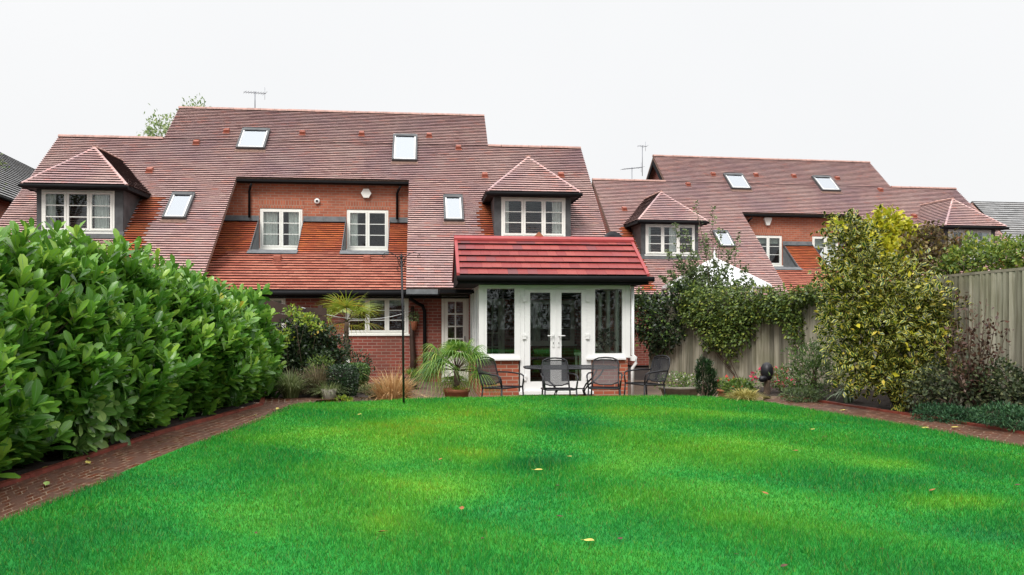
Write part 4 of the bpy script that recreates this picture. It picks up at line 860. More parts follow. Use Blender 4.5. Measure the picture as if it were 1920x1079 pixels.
def lumpy(name, poly, z, amp=.03):
    me = bpy.data.meshes.new(name); LPo = np.array(poly); global LP; sv = LP; LP = LPo
    gx = np.arange(LPo[:, 0].min(), LPo[:, 0].max()+.1, .1); gy = np.arange(LPo[:, 1].min(), LPo[:, 1].max()+.1, .1); X, Y = np.meshgrid(gx, gy); Pg = np.stack([X.ravel(), Y.ravel()], 1)
    I = np.arange(len(Pg)).reshape(X.shape); q = np.stack([I[:-1, :-1].ravel(), I[:-1, 1:].ravel(), I[1:, 1:].ravel(), I[1:, :-1].ravel()], 1); ins = inside(Pg); LP = sv; q = q[ins[q].sum(1) >= 3]
    me.from_pydata(np.column_stack([Pg, z+rng.random(len(Pg))*amp]).tolist(), [], q.tolist()); me.materials.append(M['soil']); o = bpy.data.objects.new(name, me); COL.objects.link(o); return tag(o, kind='structure')
lumpy('soil_bed', [(-8, 1), (-3.95, 1), (-3.93, 6), (-3.9, 8.6), (-3.78, 10.3), (-3.68, 11.6), (-3.9, 12.6), (-2.6, 12.55), (-2.3, 12.7), (-2.6, 13.6), (-8, 13.6)], ZL-.01)
lumpy('soil_bed', [(4.4, 12.75), (4.85, 11.6), (5.1, 10.9), (5.35, 10.2), (5.57, 9.4), (5.75, 8.7), (5.97, 7.4), (6.15, 5.0), (7, 5), (7, 15.5), (3.8, 14.2), (3.5, 12.8)], ZL-.01)

# ------------------------------------------------------------------ fences
def fence(name, pts, label, bw=.125, z0=.0):
    t = empty(name, (*pts[0][:2], z0), 0, label, 'fence'); off = (*pts[0][:2], z0); m = MB(); cp = MB(); posts = []
    for (xa, ya, ha), (xb, yb, hb_) in zip(pts[:-1], pts[1:]):
        a, b2 = Vector((xa, ya, 0)), Vector((xb, yb, 0)); L = (b2-a).length; n = round(L/bw); d_ = (b2-a).normalized(); nn = Vector((-d_.y, d_.x, 0))
        if nn.x > 0 and nn.y > 0: nn = -nn
        if nn.dot(Vector((0, 8, 0))-a) < 0: nn = -nn
        for i in range(n):
            p = a+d_*(L*i/n); q_ = a+d_*(L*(i+1)/n+.015); h = ha+(hb_-ha)*i/n+random.uniform(-.004, .004); j = random.uniform(0, .006)
            vs = [p+nn*.004, q_+nn*(.055+j), q_+nn*.008, p-nn*.008]
            m.faces([Vector((v.x, v.y, zz)) for zz in (z0, h) for v in vs], [(0, 1, 5, 4), (1, 2, 6, 5), (2, 3, 7, 6), (3, 0, 4, 7), (4, 5, 6, 7)], 0)
        p0, p1 = a+nn*.045, b2+nn*.045; p2, p3 = b2-nn*.03, a-nn*.03
        cp.faces([Vector((v.x, v.y, (ha if k in (0, 3) else hb_)+zz)) for zz in (.004, .04) for k, v in enumerate((p0, p1, p2, p3))], [(0, 1, 5, 4), (1, 2, 6, 5), (2, 3, 7, 6), (3, 0, 4, 7), (4, 5, 6, 7), (3, 2, 1, 0)], 0)
        k = 0
        while k*2.4 < L:
            p = a+d_*(k*2.4)-nn*.07; posts.append((p, ha+(hb_-ha)*k*2.4/L)); k += 1
    m.build('boards', M['boards'], t, off); cp.build('capping_rail', M['wood'], t, off)
    for p, h in posts: q_ = MB(); q_.box(p.x-.05, p.x+.05, p.y-.05, p.y+.05, z0, h-.02); q_.build('post', M['wood'], t, off)
    return t
fence('wooden_fence', [(6.3, 5.5, 2.2), (6.3, 12.1, 2.18), (6.22, 15.5, 2.08), (3.55, 20.3, 1.88)], 'tall weathered board fence along the right side of the garden')
# brown shaped panel by the house on the left
t = empty('timber_fence', tuple(at(545, 610, 15)), 0, 'dark brown wavy topped timber fence panel behind the hedge end', 'fence'); off = tuple(at(545, 610, 15))
rows = [[(470, 556), (500, 560), (540, 572), (580, 576), (612, 577)], [(470, 580), (500, 584), (540, 590), (580, 593), (612, 592)], [(470, 606), (500, 606), (540, 606), (580, 606), (612, 606)]]
m = MB()
for r0_, r1_ in zip(rows[:-1], rows[1:]):
    for i in range(4):
        a, b2, c, d_ = at(*r0_[i], 15), at(*r0_[i+1], 15), at(*r1_[i+1], 15), at(*r1_[i], 15); g_ = Vector((0, 0, -.01)); bk = Vector((0, .03, 0))
        m.faces([a+g_, b2+g_, c, d_, a+g_+bk, b2+g_+bk, c+bk, d_+bk], [(0, 1, 2, 3), (7, 6, 5, 4), (0, 4, 5, 1), (1, 5, 6, 2), (2, 6, 7, 3), (3, 7, 4, 0)])
m.build('planks', M['bwood'], t, off)
for px in (484, 600): p = at(px, 600, 15.07); m = MB(); m.box(p.x-.04, p.x+.04, p.y, p.y+.07, 0, at(px, 570, 15).z-.03); m.build('post', M['bwood'], t, off)
m = MB(); p = at(483, 590, 14.94); m.tube([p+Vector((.05*math.sin(a), 0, .12*math.cos(a))) for a in np.linspace(0, PI, 8)], .014, 6); m.build('hook', M['rope'], t, off)

# washing line
m = MB(); pa, pb_ = at(566, 577, 14.9), L2W(-2.45, -.05, 1.75); pts = [pa.lerp(pb_, k/14)+Vector((0, 0, -.22*(1-(2*k/14-1)**2))) for k in range(15)]
m.tube(pts, .008, 5); tag(m.build('washing_line', M['rope']), 'thin white washing line sagging across the kitchen window', 'rope')
# bird feeder pole
g = ground(757, 757, ZL); t = empty('feeder_pole', tuple(g), 0, 'tall thin black bird feeder pole standing in the lawn', 'pole')
m = MB(); m.tube([(0, 0, -.1), (-.012, 0, 1.2), (-.035, 0, 2.2)], .016, 8); m.build('pole', M['iron'], t)
for sg in (1, -1):
    m = MB(); c = Vector((-.035, 0, 2.12)); pts = [c+Vector((sg*x_, 0, z_)) for x_, z_ in ((0, -.08), (.03, 0), (.10, .09), (.18, .12), (.25, .11), (.28, .07), (.27, .045), (.245, .05), (.245, .075))]
    m.tube(pts, .006, 5)
    m.tube([c+Vector((sg*x_, 0, z_)) for x_, z_ in ((.01, -.1), (.05, -.02), (.055, .04), (.03, .07), (.015, .05))], .006, 5)
    m.tube([c+Vector((sg*x_, 0, z_)) for x_, z_ in ((.01, -.16), (.05, -.15), (.075, -.12), (.06, -.10), (.045, -.12))], .005, 5)
    m.build('arm', M['iron'], t)
m = MB(); m.lathe([(0, .0), (.02, .01), (.025, .03), (.012, .05), (0, .1)], (-.035, 0, 2.14), 10); m.build('finial', M['iron'], t)

# ------------------------------------------------------------------ garden furniture
def make_chair():
    c = empty('garden_chair', (0, 0, 0), 0)
    s = MB(); n = 6      # seat: slightly dished mesh panel in a tube frame, front towards -y
    P = [[(-.245+.49*i/n, -.24+.46*j/n, .42-.012*math.sin(PI*i/n)+.02*(1-j/n)-.01*math.sin(PI*j/n)) for i in range(n+1)] for j in range(n+1)]
    for j in range(n):
        for i in range(n): s.quad([P[j][i], P[j][i+1], P[j+1][i+1], P[j+1][i]], 0)
    s.tube([(-.25, .22, .42), (-.25, -.22, .44), (-.22, -.25, .438), (.22, -.25, .438), (.25, -.22, .44), (.25, .22, .42), (-.25, .22, .42)], .0145, 6, 1)
    s.build('seat', [M['imesh'], M['iron']], c)
    b = MB(); up = lambda z: .22+.16*(z-.42)/.5+.03*math.sin((z-.42)*5)
    L = [(-.22, up(z), z) for z in (.42, .5, .6, .7, .8)]+[(-.20, up(.87), .87), (-.12, up(.9)+.005, .905), (0, up(.91)+.01, .915), (.12, up(.9)+.005, .905), (.20, up(.87), .87)]+[(.22, up(z), z) for z in (.8, .7, .6, .5, .42)]
    b.tube(L, .0145, 6, 1)
    b.tube([(-.17, up(.86)-.004, .86), (-.08, up(.875), .878), (.08, up(.875), .878), (.17, up(.86)-.004, .86)], .010, 6, 1)
    b.tube([(-.21, up(.5), .50), (-.1, up(.46)+.01, .462), (.1, up(.46)+.01, .462), (.21, up(.5), .50)], .011, 6, 1)
    zs = [.47+.40*k/6 for k in range(7)]
    for z0, z1 in zip(zs[:-1], zs[1:]): b.quad([(-.205, up(z0), z0), (.205, up(z0), z0), (.205, up(z1), z1), (-.205, up(z1), z1)], 0)
    b.build('backrest', [M['imesh'], M['iron']], c)
    for sg in (1, -1):
        a = MB(); a.tube([(sg*.22, up(.66), .66), (sg*.27, .12, .665), (sg*.285, -.05, .655), (sg*.285, -.18, .645), (sg*.28, -.235, .62), (sg*.27, -.245, .56), (sg*.255, -.24, .44)], .0145, 6); a.build('armrest', M['iron'], c)
        a = MB(); a.tube([(sg*.255, -.24, .44), (sg*.265, -.255, .2), (sg*.275, -.27, 0)], .0145, 6); a.build('leg', M['iron'], c)
        a = MB(); a.tube([(sg*.23, .22, .43), (sg*.24, .245, .2), (sg*.255, .29, 0)], .0145, 6); a.build('leg', M['iron'], c)
    return c
CH0 = make_chair(); first = True
GRPC = 'mesh garden chairs round the patio table'
for (px, Y, rz, lab) in ((941, 13.35, math.radians(47), 'black mesh garden chair leftmost, beside the potted palm'), (1047, 13.05, math.radians(6), 'black mesh garden chair in front of the door\'s middle, before the table'),
                         (1134, 13.25, math.radians(-9), 'black mesh garden chair before the right end of the table'), (1210, 14.0, math.radians(-58), 'black mesh garden chair rightmost, beside the white downpipe')):
    c = CH0 if first else copy_tree(CH0); first = False
    c.location = ((px-960)/F*Y, Y, 0); c.rotation_euler = (0, 0, rz); tag(c, lab, 'chair', GRPC)
tc = at(1069, 700, 14.15); t = empty('garden_table', (tc.x, tc.y, 0), .05, 'long black metal garden table outside the glazed doors', 'table')
m = MB(); prof = [(.82*math.copysign(abs(math.cos(a))**.55, math.cos(a)), .45*math.copysign(abs(math.sin(a))**.6, math.sin(a))) for a in [2*PI*k/40 for k in range(40)]]
m.prism(prof, 2, .712, .72, 0); m.build('table_top', M['imesh'], t)
m = MB(); m.tube([(*p, .712) for p in prof+prof[:1]], .014, 6); m.build('rim', M['iron'], t)
for sx in (1, -1):
    for sy in (1, -1):
        m = MB(); m.tube([(sx*.55, sy*.30, .70), (sx*.50, sy*.27, .60), (sx*.42, sy*.2, .50), (sx*.30, sy*.12, .40), (sx*.24, sy*.08, .30), (sx*.27, sy*.12, .20), (sx*.40, sy*.22, .08), (sx*.50, sy*.3, 0)], .015, 6); m.build('leg', M['iron'], t)
m = MB(); m.tube([(-.26, 0, .33), (.26, 0, .33)], .013, 6)
for sx in (1, -1): m.tube([(sx*.25, -.09, .33), (sx*.25, .09, .33)], .012, 6)
m.build('stretcher', M['iron'], t)

# ------------------------------------------------------------------ hedge
def hedge_top(y): return np.interp(y, [3, 5, 6.5, 7.8, 9, 10.4, 11.6, 12.7, 13.2], [1.85, 1.92, 2.06, 2.22, 2.18, 2.10, 1.98, 1.80, 1.6])
def hedge_x(y, z):
    h = (z-.33)/(hedge_top(y)-.33); b = np.interp(y, [3, 8, 11, 12.6], [-4.05, -4.05, -3.93, -3.92])
    prof = np.interp(h, [0, .12, .35, .6, .85, 1.0], [-.34, -.06, .12, .05, -.18, -.5])
    return b+prof+.09*np.sin(y*2.3+z*1.7)+.06*np.sin(y*5.1-z*3.3)
hb0 = (-4.5, 8.6, ZL); HG = empty('laurel_hedge', hb0, 0, 'big glossy green cherry laurel hedge along the left path', 'hedge')
P = []; D = []
for (n, dep, dj) in ((2300, .0, .10), (1500, .28, .12)):
    y = rng.uniform(4.6, 12.9, n); z = .40+(hedge_top(y)-.42)*rng.random(n)**.9; x = hedge_x(y, z)-dep+rng.normal(size=n)*dj; h = (z-.33)/(hedge_top(y)-.33)
    P.append(np.column_stack([x, y, z])); D.append(np.column_stack([.8-.4*h, -.25+rng.normal(size=n)*.35, .45+.9*h+rng.normal(size=n)*.25]))
n = 1100; y = rng.uniform(4.8, 12.9, n); x = rng.uniform(-5.5, -4.35, n)+.1*np.sin(y*3); z = hedge_top(y)-.08*((x+4.8)/.6)**2+rng.normal(size=n)*.07+.10*np.sin(y*4.3)*np.sin(x*5+y)
P.append(np.column_stack([x, y, z+(rng.random(n) > .7)*.22*rng.random(n)])); D.append(np.column_stack([.25+rng.normal(size=n)*.25, -.1+rng.normal(size=n)*.25, 1.3*np.ones(n)]))
n = 420; z = .4+rng.random(n)*1.55; x = rng.uniform(-5.4, -3.75, n); y = 12.75-.5*((z-1.0)/1.1)**2+rng.normal(size=n)*.1+.15*np.sin(x*4); x = x-.12*(z-.8)
P.append(np.column_stack([x, y, z])); D.append(np.column_stack([.3+rng.normal(size=n)*.3, .9+rng.normal(size=n)*.3, .4+.4*rng.random(n)]))
P = np.vstack(P); D = np.vstack(D)
cl = np.sin(P[:, 1]*7.1+2*np.sin(P[:, 2]*3.7))*np.sin(P[:, 2]*8.3+1.7*np.sin(P[:, 1]*2.9))+.5*np.sin(P[:, 1]*15+P[:, 2]*11)
P = P+unit(D)*(.11*cl+.05*rng.normal(size=len(P)))[:, None]; kp = (cl > -.55) | (rng.random(len(P)) < .2); P, D = P[kp], D[kp]; cl = cl[kp]
lp_, ld, lu, lt = shoots(P, D, 9, .23, 1.0)
rn = np.clip(rng.random(len(lt))*.35+.30*lt+.40*np.repeat(rng.random(len(P)), 9)+.08*np.repeat(cl, 9)-.02, 0, 1)
scatter('foliage', lp_, ld, lu, rng.uniform(.12, .235, len(lt))*(1-.2*lt), LAUREL, LM['laurel'], HG, rnd=rn, off=hb0)
m = MB()
for i in range(300):
    k = random.randrange(len(P)); p = Vector(P[k]); d_ = Vector(D[k]).normalized(); b0_ = Vector((-4.75+random.uniform(-.1, .1), p.y+random.uniform(-.15, .15), max(.3, p.z-.75)))
    m.tube([b0_, b0_.lerp(p, .6)+Vector((0, 0, -.03)), p], [.014, .009, .005], 4)
for k in range(22): y_ = 4.8+k*.37; m.tube([(-4.7, y_, .25), (-4.75+random.uniform(-.1, .1), y_+random.uniform(-.1, .1), 1.2), (-4.7, y_+random.uniform(-.2, .2), 2.0)], [.035, .025, .012], 6)
m.build('stems', M['bark'], HG, hb0)
core = MB(); ny = 26       # added dark solid core, shade in the leaf gaps put into its colour
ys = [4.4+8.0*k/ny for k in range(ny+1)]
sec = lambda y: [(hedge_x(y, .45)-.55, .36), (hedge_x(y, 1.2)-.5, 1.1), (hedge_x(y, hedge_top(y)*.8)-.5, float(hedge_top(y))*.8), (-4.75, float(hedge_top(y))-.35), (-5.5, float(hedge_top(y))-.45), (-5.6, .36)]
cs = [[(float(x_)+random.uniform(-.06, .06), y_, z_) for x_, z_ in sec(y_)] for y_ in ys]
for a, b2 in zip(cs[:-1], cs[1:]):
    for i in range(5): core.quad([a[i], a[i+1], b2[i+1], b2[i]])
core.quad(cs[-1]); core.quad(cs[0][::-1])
M['gap_shade'] = plain('shade_core', (.012, .014, .007), 1, noise=.6, scale=30); core.build('shade_core', M['gap_shade'], HG, hb0)
# spotted laurel in front, near left
gb_ = (-4.12, 7.7, ZL); SPt = empty('spotted_laurel', gb_, 0, 'yellow speckled laurel bush with drooping leaves at the near left kerb', 'shrub')
n = 55; th = rng.random(n)*2*PI; P = np.column_stack([-3.93+.16*np.cos(th)*rng.random(n), 7.6+.34*np.sin(th), .42+.80*rng.random(n)]); D = np.column_stack([.9+rng.normal(size=n)*.3, -.4+rng.normal(size=n)*.5, rng.normal(size=n)*.4-.1])
lp_, ld, lu, lt = shoots(P, D, 8, .16, 1.1, 1.1); ld[:, 2] -= .45; scatter('foliage', lp_, ld, lu, rng.uniform(.12, .2, len(lt)), LAUREL, LM['spotted'], SPt, off=gb_, rnd=np.clip(rng.random(len(lt))*.7+.3*lt, 0, 1))
m = MB()
for i in range(12): p = P[i]; m.tube([(gb_[0], gb_[1], .3), tuple((p+np.array(gb_))/2+.05), tuple(p)], [.012, .009, .005], 5)
m.build('stems', M['bark'], SPt, gb_)

# ------------------------------------------------------------------ trees behind
def tree(name, base, crown, n, size, mat, label, trunk_r=.12, tm=KITE, shell=(.3, 1.05), cat='tree'):
    t = empty(name, base, 0, label, cat); P, O = blob_pts(crown, n, shell=shell, lump=.3); D = O+rng.normal(size=P.shape)*.8
    scatter('crown', P, D, rng.normal(size=P.shape)+np.array([0, 0, 1.]), rng.uniform(.6, 1.2, len(P))*size, tm, mat, t, off=base)
    m = MB(); c = Vector(crown[0][:3]); b0_ = Vector(base); m.tube([b0_, b0_.lerp(c, .5)+Vector((.1, 0, 0)), c], [trunk_r, trunk_r*.8, trunk_r*.4], 8)
    for b_ in crown:
        for k in range(7): e_ = Vector(b_[:3])+Vector(sphere(1)[0]*np.array(b_[3:6]))*.9; s_ = b0_.lerp(c, random.uniform(.6, 1)); m.tube([s_, s_.lerp(e_, .5)+Vector((0, 0, .1)), e_], [trunk_r*.3, trunk_r*.2, trunk_r*.06], 5)
    m.build('trunk', M['bark'], t, off=base); return t
c1, c2 = at(292, 242, 36), at(378, 196, 36)
tree('broadleaf_tree', (c1.x+1.2, 36, 0), [(c1.x+.5, 36, c1.z-.7, 1.15, 1.2, 1.15), (c2.x-.2, 36, c2.z-1.0, 1.0, 1.0, 1.2), (c1.x+.0, 36.3, c1.z+.0, .6, .8, .6)], 2600, .16, LM['far'], 'pale leafy tree showing behind the left end of the main roof')
tree('broadleaf_tree', (-12.2, 17.5, 0), [(-11.45, 17, 5.02, .45, .6, .22), (-12.0, 17.5, 4.8, .7, .8, .5)], 900, .09, LM['olive'], 'thin leafy branch tip at the far left edge over the slate roof', .08)

# ------------------------------------------------------------------ climbers and shrubs on the right
FA, FB = Vector((3.55, 20.3, 0)), Vector((6.22, 15.5, 0))
def on_fence(px):
    u = (px-960)/F; a, d = FA, FB-FA; k = (u*a.y-a.x)/(d.x-u*d.y); return a+d*k
def fblobs(specs, th=.22):
    out = []
    for (px, yt, yb, wpx) in specs:
        p = on_fence(px); zt, zb_ = (HY-yt)/F*p.y+EYE, (HY-yb)/F*p.y+EYE; out.append((p.x-.16, p.y-.10, (zt+zb_)/2, wpx/F*p.y*.6+.08, th, (zt-zb_)/2))
    return out
bl = []
for px in range(1298, 1570, 17):
    yb = float(np.interp(px, [1295, 1330, 1375, 1420, 1460, 1480, 1500, 1515, 1570], [610, 655, 672, 645, 600, 615, 665, 575, 560]))+random.uniform(-8, 8); bl += fblobs([(px, 540+random.uniform(-5, 6), (538+yb)/2+12, 22), (px+random.uniform(-6, 6), (538+yb)/2-16, yb+random.uniform(-14, 8), 15)], .16)
bush('climbing_plant', bl, 12000, KITE, .085, LM['ivy'], 'broad dense green climber draped over the middle of the fence', 'climber', tuple(on_fence(1400)+Vector((-.02, -.02, 0))), stems=6, up=-.3, trunk=.012, shell=(.5, 1.12))
bl = fblobs([(1210, 545, 640, 40), (1240, 550, 668, 40), (1262, 556, 655, 34), (1278, 600, 645, 16), (1290, 535, 575, 40)], .3)
bush('climbing_plant', bl, 4200, KITE, .10, LM['dkivy'], 'dark green climber at the fence\'s far end beside the garden room', 'climber', tuple(on_fence(1235)+Vector((-.1, -.1, 0))), stems=5, up=-.2, trunk=.012, extra=[('new_leaves', 700, .09, LM['mid'], KITE)])
# upright grey green shrub beyond the fence
t = empty('upright_shrub', (6.0, 19.6, 0), 0, 'tall loose grey green shrub with upright shoots above the climber', 'shrub'); m = MB(); PP = []; DD = []
for (px, py) in ((1303, 378), (1336, 385), (1265, 420), (1285, 430), (1352, 430), (1385, 438), (1250, 470), (1320, 440), (1368, 470), (1400, 500), (1270, 480), (1300, 470), (1340, 490), (1290, 510), (1320, 500), (1360, 505), (1255, 510), (1410, 525), (1240, 520), (1310, 530), (1380, 530), (1345, 520), (1290, 490), (1300, 500), (1310, 505), (1275, 500), (1325, 512), (1285, 525), (1265, 530), (1300, 535)):
    e_ = at(px, py, 19.4+random.uniform(-.3, .3)); b0_ = Vector((5.0+(px-1320)/F*6, 19.6, 1.7)); md = b0_.lerp(e_, .5)+Vector((random.uniform(-.1, .1), 0, 0)); m.tube([Vector((4.7, 19.6, 0)), b0_, md, e_], [.02, .012, .009, .004], 4)
    n = int(60+180*(1-(e_.z-2)/2.5)) if e_.z > 2 else 120
    for k in range(max(40, n)):
        s_ = random.random()**.6; p = (b0_.lerp(md, s_*2) if s_ < .5 else md.lerp(e_, s_*2-1)); w = .05+.22*(1-s_); PP.append(p+Vector((random.uniform(-w, w), random.uniform(-w, w), random.uniform(-w, w)*.6))); DD.append((random.uniform(-1, 1), random.uniform(-1, 1), random.uniform(-.1, 1)))
PP = np.array([tuple(p) for p in PP]); DD = np.array(DD); scatter('foliage', PP, DD, rng.normal(size=PP.shape)+np.array([0, 0, 1.]), rng.uniform(.06, .11, len(PP)), THIN if False else KITE, LM['olive'], t, off=(6, 19.6, 0)); m.build('stems', M['bark'], t, off=(6.0, 19.6, 0))
# variegated shrub
def pb(px, py, Y, rx, rz, ry=None): p = at(px, py, Y); return (p.x, p.y, p.z, rx*Y/F, (ry or rx)*Y/F*.8, rz*Y/F)
bl = [pb(1575, 600, 11.4, 38, 45), pb(1740, 600, 11.3, 45, 50), pb(1605, 480, 11.6, 56, 52), pb(1660, 545, 11.4, 78, 55), pb(1610, 560, 11.3, 60, 60), pb(1690, 580, 11.2, 75, 65), pb(1640, 620, 11.1, 70, 55), pb(1720, 650, 11.0, 55, 45), pb(1610, 690, 11.1, 42, 45), pb(1680, 695, 10.9, 55, 35), pb(1590, 430, 11.6, 32, 28), pb(1575, 520, 11.5, 35, 30), pb(1690, 748, 10.8, 18, 22)]
bush('variegated_shrub', bl, 14000, OVAL, .085, LM['var'], 'large yellow and green variegated shrub in front of the right fence', 'shrub', (5.55, 11.3, ZL), stems=12, trunk=.03, lump=.42, up=.2, shell=(.5, 1.15), extra=[('golden_leaves', 420, .09, LM['yellow'], OVAL)])
# golden climber above, rusty and green growth over the fence
bl = [pb(1640, 440, 14, 26, 30), pb(1680, 440, 14, 24, 40), pb(1620, 460, 13.6, 26, 28), pb(1670, 480, 13.6, 34, 30), pb(1668, 420, 14, 22, 24), pb(1690, 450, 14, 26, 30), pb(1650, 402, 14, 8, 12), pb(1700, 480, 14, 26, 26), pb(1708, 445, 14, 16, 22), pb(1575, 425, 13, 14, 10)]
bush('golden_climber', bl, 3000, KITE, .12, LM['yellow'], 'bright yellow leafed climber rising behind the variegated shrub', 'climber', (6.75, 14, 0), stems=6, lump=.35, shell=(.3, 1.1))
bl = [pb(1725, 470, 13.4, 42, 34), pb(1760, 490, 13.2, 38, 30), pb(1710, 510, 13.4, 36, 26), pb(1790, 465, 13.4, 28, 26), pb(1745, 440, 13.4, 22, 18)]
bush('rusty_shrub', bl, 2400, KITE, .085, LM['rusty'], 'rust brown and yellow tangled shrub leaning over the fence top', 'shrub', (6.9, 13.3, 0), stems=14, lump=.35, shell=(.3, 1.1))
bl = [pb(1830, 475, 12.2, 45, 32), pb(1880, 478, 11.8, 42, 30), pb(1915, 475, 11.6, 40, 34), pb(1795, 490, 12.4, 34, 22), pb(1770, 505, 12.6, 25, 14)]
bl = [(b_[0]+.25, b_[1]+.4, *b_[2:]) for b_ in bl]
bush('leafy_shrub', bl, 3400, KITE, .075, LM['hedgey'], 'fresh green shrub bulging over the fence at the right edge', 'shrub', (7.2, 12.2, 0), stems=10, lump=.3, shell=(.35, 1.1))
# maroon twiggy shrub
t = empty('maroon_shrub', (5.95, 9.9, ZL), 0, 'sparse maroon leafed twiggy shrub against the near fence', 'shrub'); m = MB(); PP = []; 
for (px, py) in ((1808, 555), (1850, 560), (1780, 600), (1825, 590), (1870, 590), (1890, 615), (1765, 640), (1800, 640), (1845, 640), (1875, 650), (1820, 620), (1790, 580), (1860, 610), (1830, 680), (1785, 690), (1855, 690)):
    e_ = at(px, py, 9.75+random.uniform(-.2, .15)); e_.x = min(e_.x, 6.2); b0_ = Vector((5.8+random.uniform(-.08, .08), 9.9, .3)); md = b0_.lerp(e_, .5)+Vector((random.uniform(-.08, .04), 0, .05)); m.tube([b0_, md, e_], [.012, .008, .003], 4)
    for k in range(46): s_ = .35+.65*random.random(); p = b0_.lerp(md, s_*2) if s_ < .5 else md.lerp(e_, s_*2-1); w = .07; PP.append(tuple(p+Vector((random.uniform(-w, w), random.uniform(-w, w), random.uniform(-w, w)))))
PP = np.array(PP); PP[:, 0] = np.minimum(PP[:, 0], 6.22); D = rng.normal(size=PP.shape)*.6+np.array([-.1, -.2, .5]); scatter('foliage', PP, D, rng.normal(size=PP.shape), rng.uniform(.04, .075, len(PP)), KITE, LM['maroon'], t, off=(5.95, 9.9, ZL)); m.build('stems', M['bark'], t, off=(5.95, 9.9, ZL))
bush('border_shrub', [pb(1780, 715, 10.2, 50, 38), pb(1735, 735, 10.4, 35, 28), pb(1830, 725, 9.9, 40, 32)], 2200, KITE, .06, LM['shade'], 'dull olive low shrub between variegated shrub and fence', 'shrub', (5.6, 10.1, ZL), stems=8, lump=.3, shell=(.4, 1.1))
bush('border_shrub', [pb(1890, 720, 9.6, 40, 45), pb(1925, 740, 9.3, 35, 35), pb(1860, 750, 9.8, 30, 20)], 2000, KITE, .06, LM['shade'], 'dark green low shrub under the fence at the right edge', 'shrub', (5.95, 9.5, ZL), stems=8, lump=.3, shell=(.4, 1.1))
bush('ground_cover', [pb(1760, 778, 9.9, 48, 20, 40), pb(1800, 782, 9.7, 40, 17, 40)], 3600, THIN, .05, LM['cover'], 'low mat of dark green feathery foliage spilling onto the right path', 'ground cover', (5.35, 9.9, ZL), stems=4, trunk=.008, lump=.1, shell=(.5, 1.05))
bush('ground_cover', [pb(1870, 778, 9.1, 45, 20, 40), pb(1915, 785, 8.9, 45, 20, 40)], 3000, THIN, .05, LM['cover'], 'blue green low cushion plant behind the path at the right edge', 'ground cover', (5.65, 8.9, ZL), stems=4, trunk=.008, lump=.1, shell=(.5, 1.05), bias=.15)
# flowering shrub, strap leaves, sedges, box cone
bush('flowering_shrub', [pb(1515, 670, 12.6, 36, 28), pb(1530, 705, 12.4, 48, 38), pb(1490, 710, 12.6, 30, 26), pb(1550, 650, 12.8, 22, 28)], 3000, THIN, .075, LM['mid'], 'airy green shrub dotted with small pale pink flowers', 'shrub', (4.75, 12.6, ZL), stems=12, lump=.3, extra=[('flowers', 420, .028, LM['pinkw'], KITE)], shell=(.4, 1.1), bias=-.25)
g = (5.02, 11.9, ZL); t = empty('strap_leaf_clump', g, 0, 'arching pale green strap leaves left of the variegated shrub\'s foot', 'grass clump'); blades('leaves', g, 90, .62, .55, .022, LM['strap'], t, g, 1.5)
g = (3.60, 12.3, ZL-.06); t = empty('golden_sedge', g, 0, 'low mound of straw gold sedge at the lawn\'s far right corner', 'grass clump'); blades('blades', g, 900, .42, .85, .012, LM['gold'], t, g, 1.05, r0=.12)
bush('clipped_conifer', [pb(1322, 712, 13.6, 17, 34), pb(1318, 695, 13.6, 12, 24), pb(1330, 720, 13.6, 14, 30)], 2600, THIN, .07, LM['box'], 'narrow dark green upright conifer at the lawn\'s far edge', 'shrub', (3.3, 13.6, .0), stems=5, up=1.2, rand=.35, lump=.1)
bush('silver_plant', [pb(1505, 742, 12.0, 40, 12, 26)], 1200, THIN, .06, LM['olive'], 'low silvery feathery plant at the start of the right path', 'plant', (4.4, 12.3, ZL), stems=4, trunk=.006, bias=-.3)
bush('low_flowers', [pb(1385, 728, 13.4, 28, 14, 22)], 900, KITE, .06, LM['mid'], 'low green bedding plant between conifer and golden sedge', 'plant', (3.7, 13.4, 0), stems=4, trunk=.006)
# planters
def planter(name, px, pyt, Y, r, h, z0, mt, lab, plants, label2=None, cat='planter'):
    p = at(px, pyt, Y); t = empty(name, (p.x, Y, z0), 0, lab, cat); m = MB(); m.lathe([(0, 0), (r*.72, 0), (r*.95, h*.85), (r*1.05, h*.86), (r*1.05, h), (r*.93, h), (r*.9, h*.88), (0, h*.85)], (0, 0, 0), 20); m.build('pot', M[mt], t); return t, Vector((p.x, Y, z0+h))
t, tp_ = planter('trough_planter', 1275, 715, 15.0, .30, .3, 0, 'stone', 'rounded stone planter of white and cream flowers by the fence', None)
t.scale = (1.3, .8, 1)
bush('flowering_plant', [(tp_.x-.1, tp_.y, tp_.z+.08, .34, .22, .16), (tp_.x+.2, tp_.y, tp_.z+.06, .22, .2, .14)], 900, KITE, .05, LM['mid'], 'trailing plant with white flowers filling the stone planter', 'plant', tuple(tp_), stems=3, trunk=.006, extra=[('flowers', 90, .05, LM['white'], KITE)])
t, tp_ = planter('terracotta_pot', 1362, 716, 14.6, .17, .28, 0, 'terr', 'terracotta pot with a red geranium in front of the fence', None, cat='pot')
bush('geranium', [(tp_.x, tp_.y, tp_.z+.07, .2, .16, .12)], 320, KITE, .06, LM['mid'], 'red flowered geranium in the terracotta pot by the fence', 'plant', tuple(tp_), stems=3, trunk=.006, extra=[('flowers', 40, .08, LM['red'], KITE)])
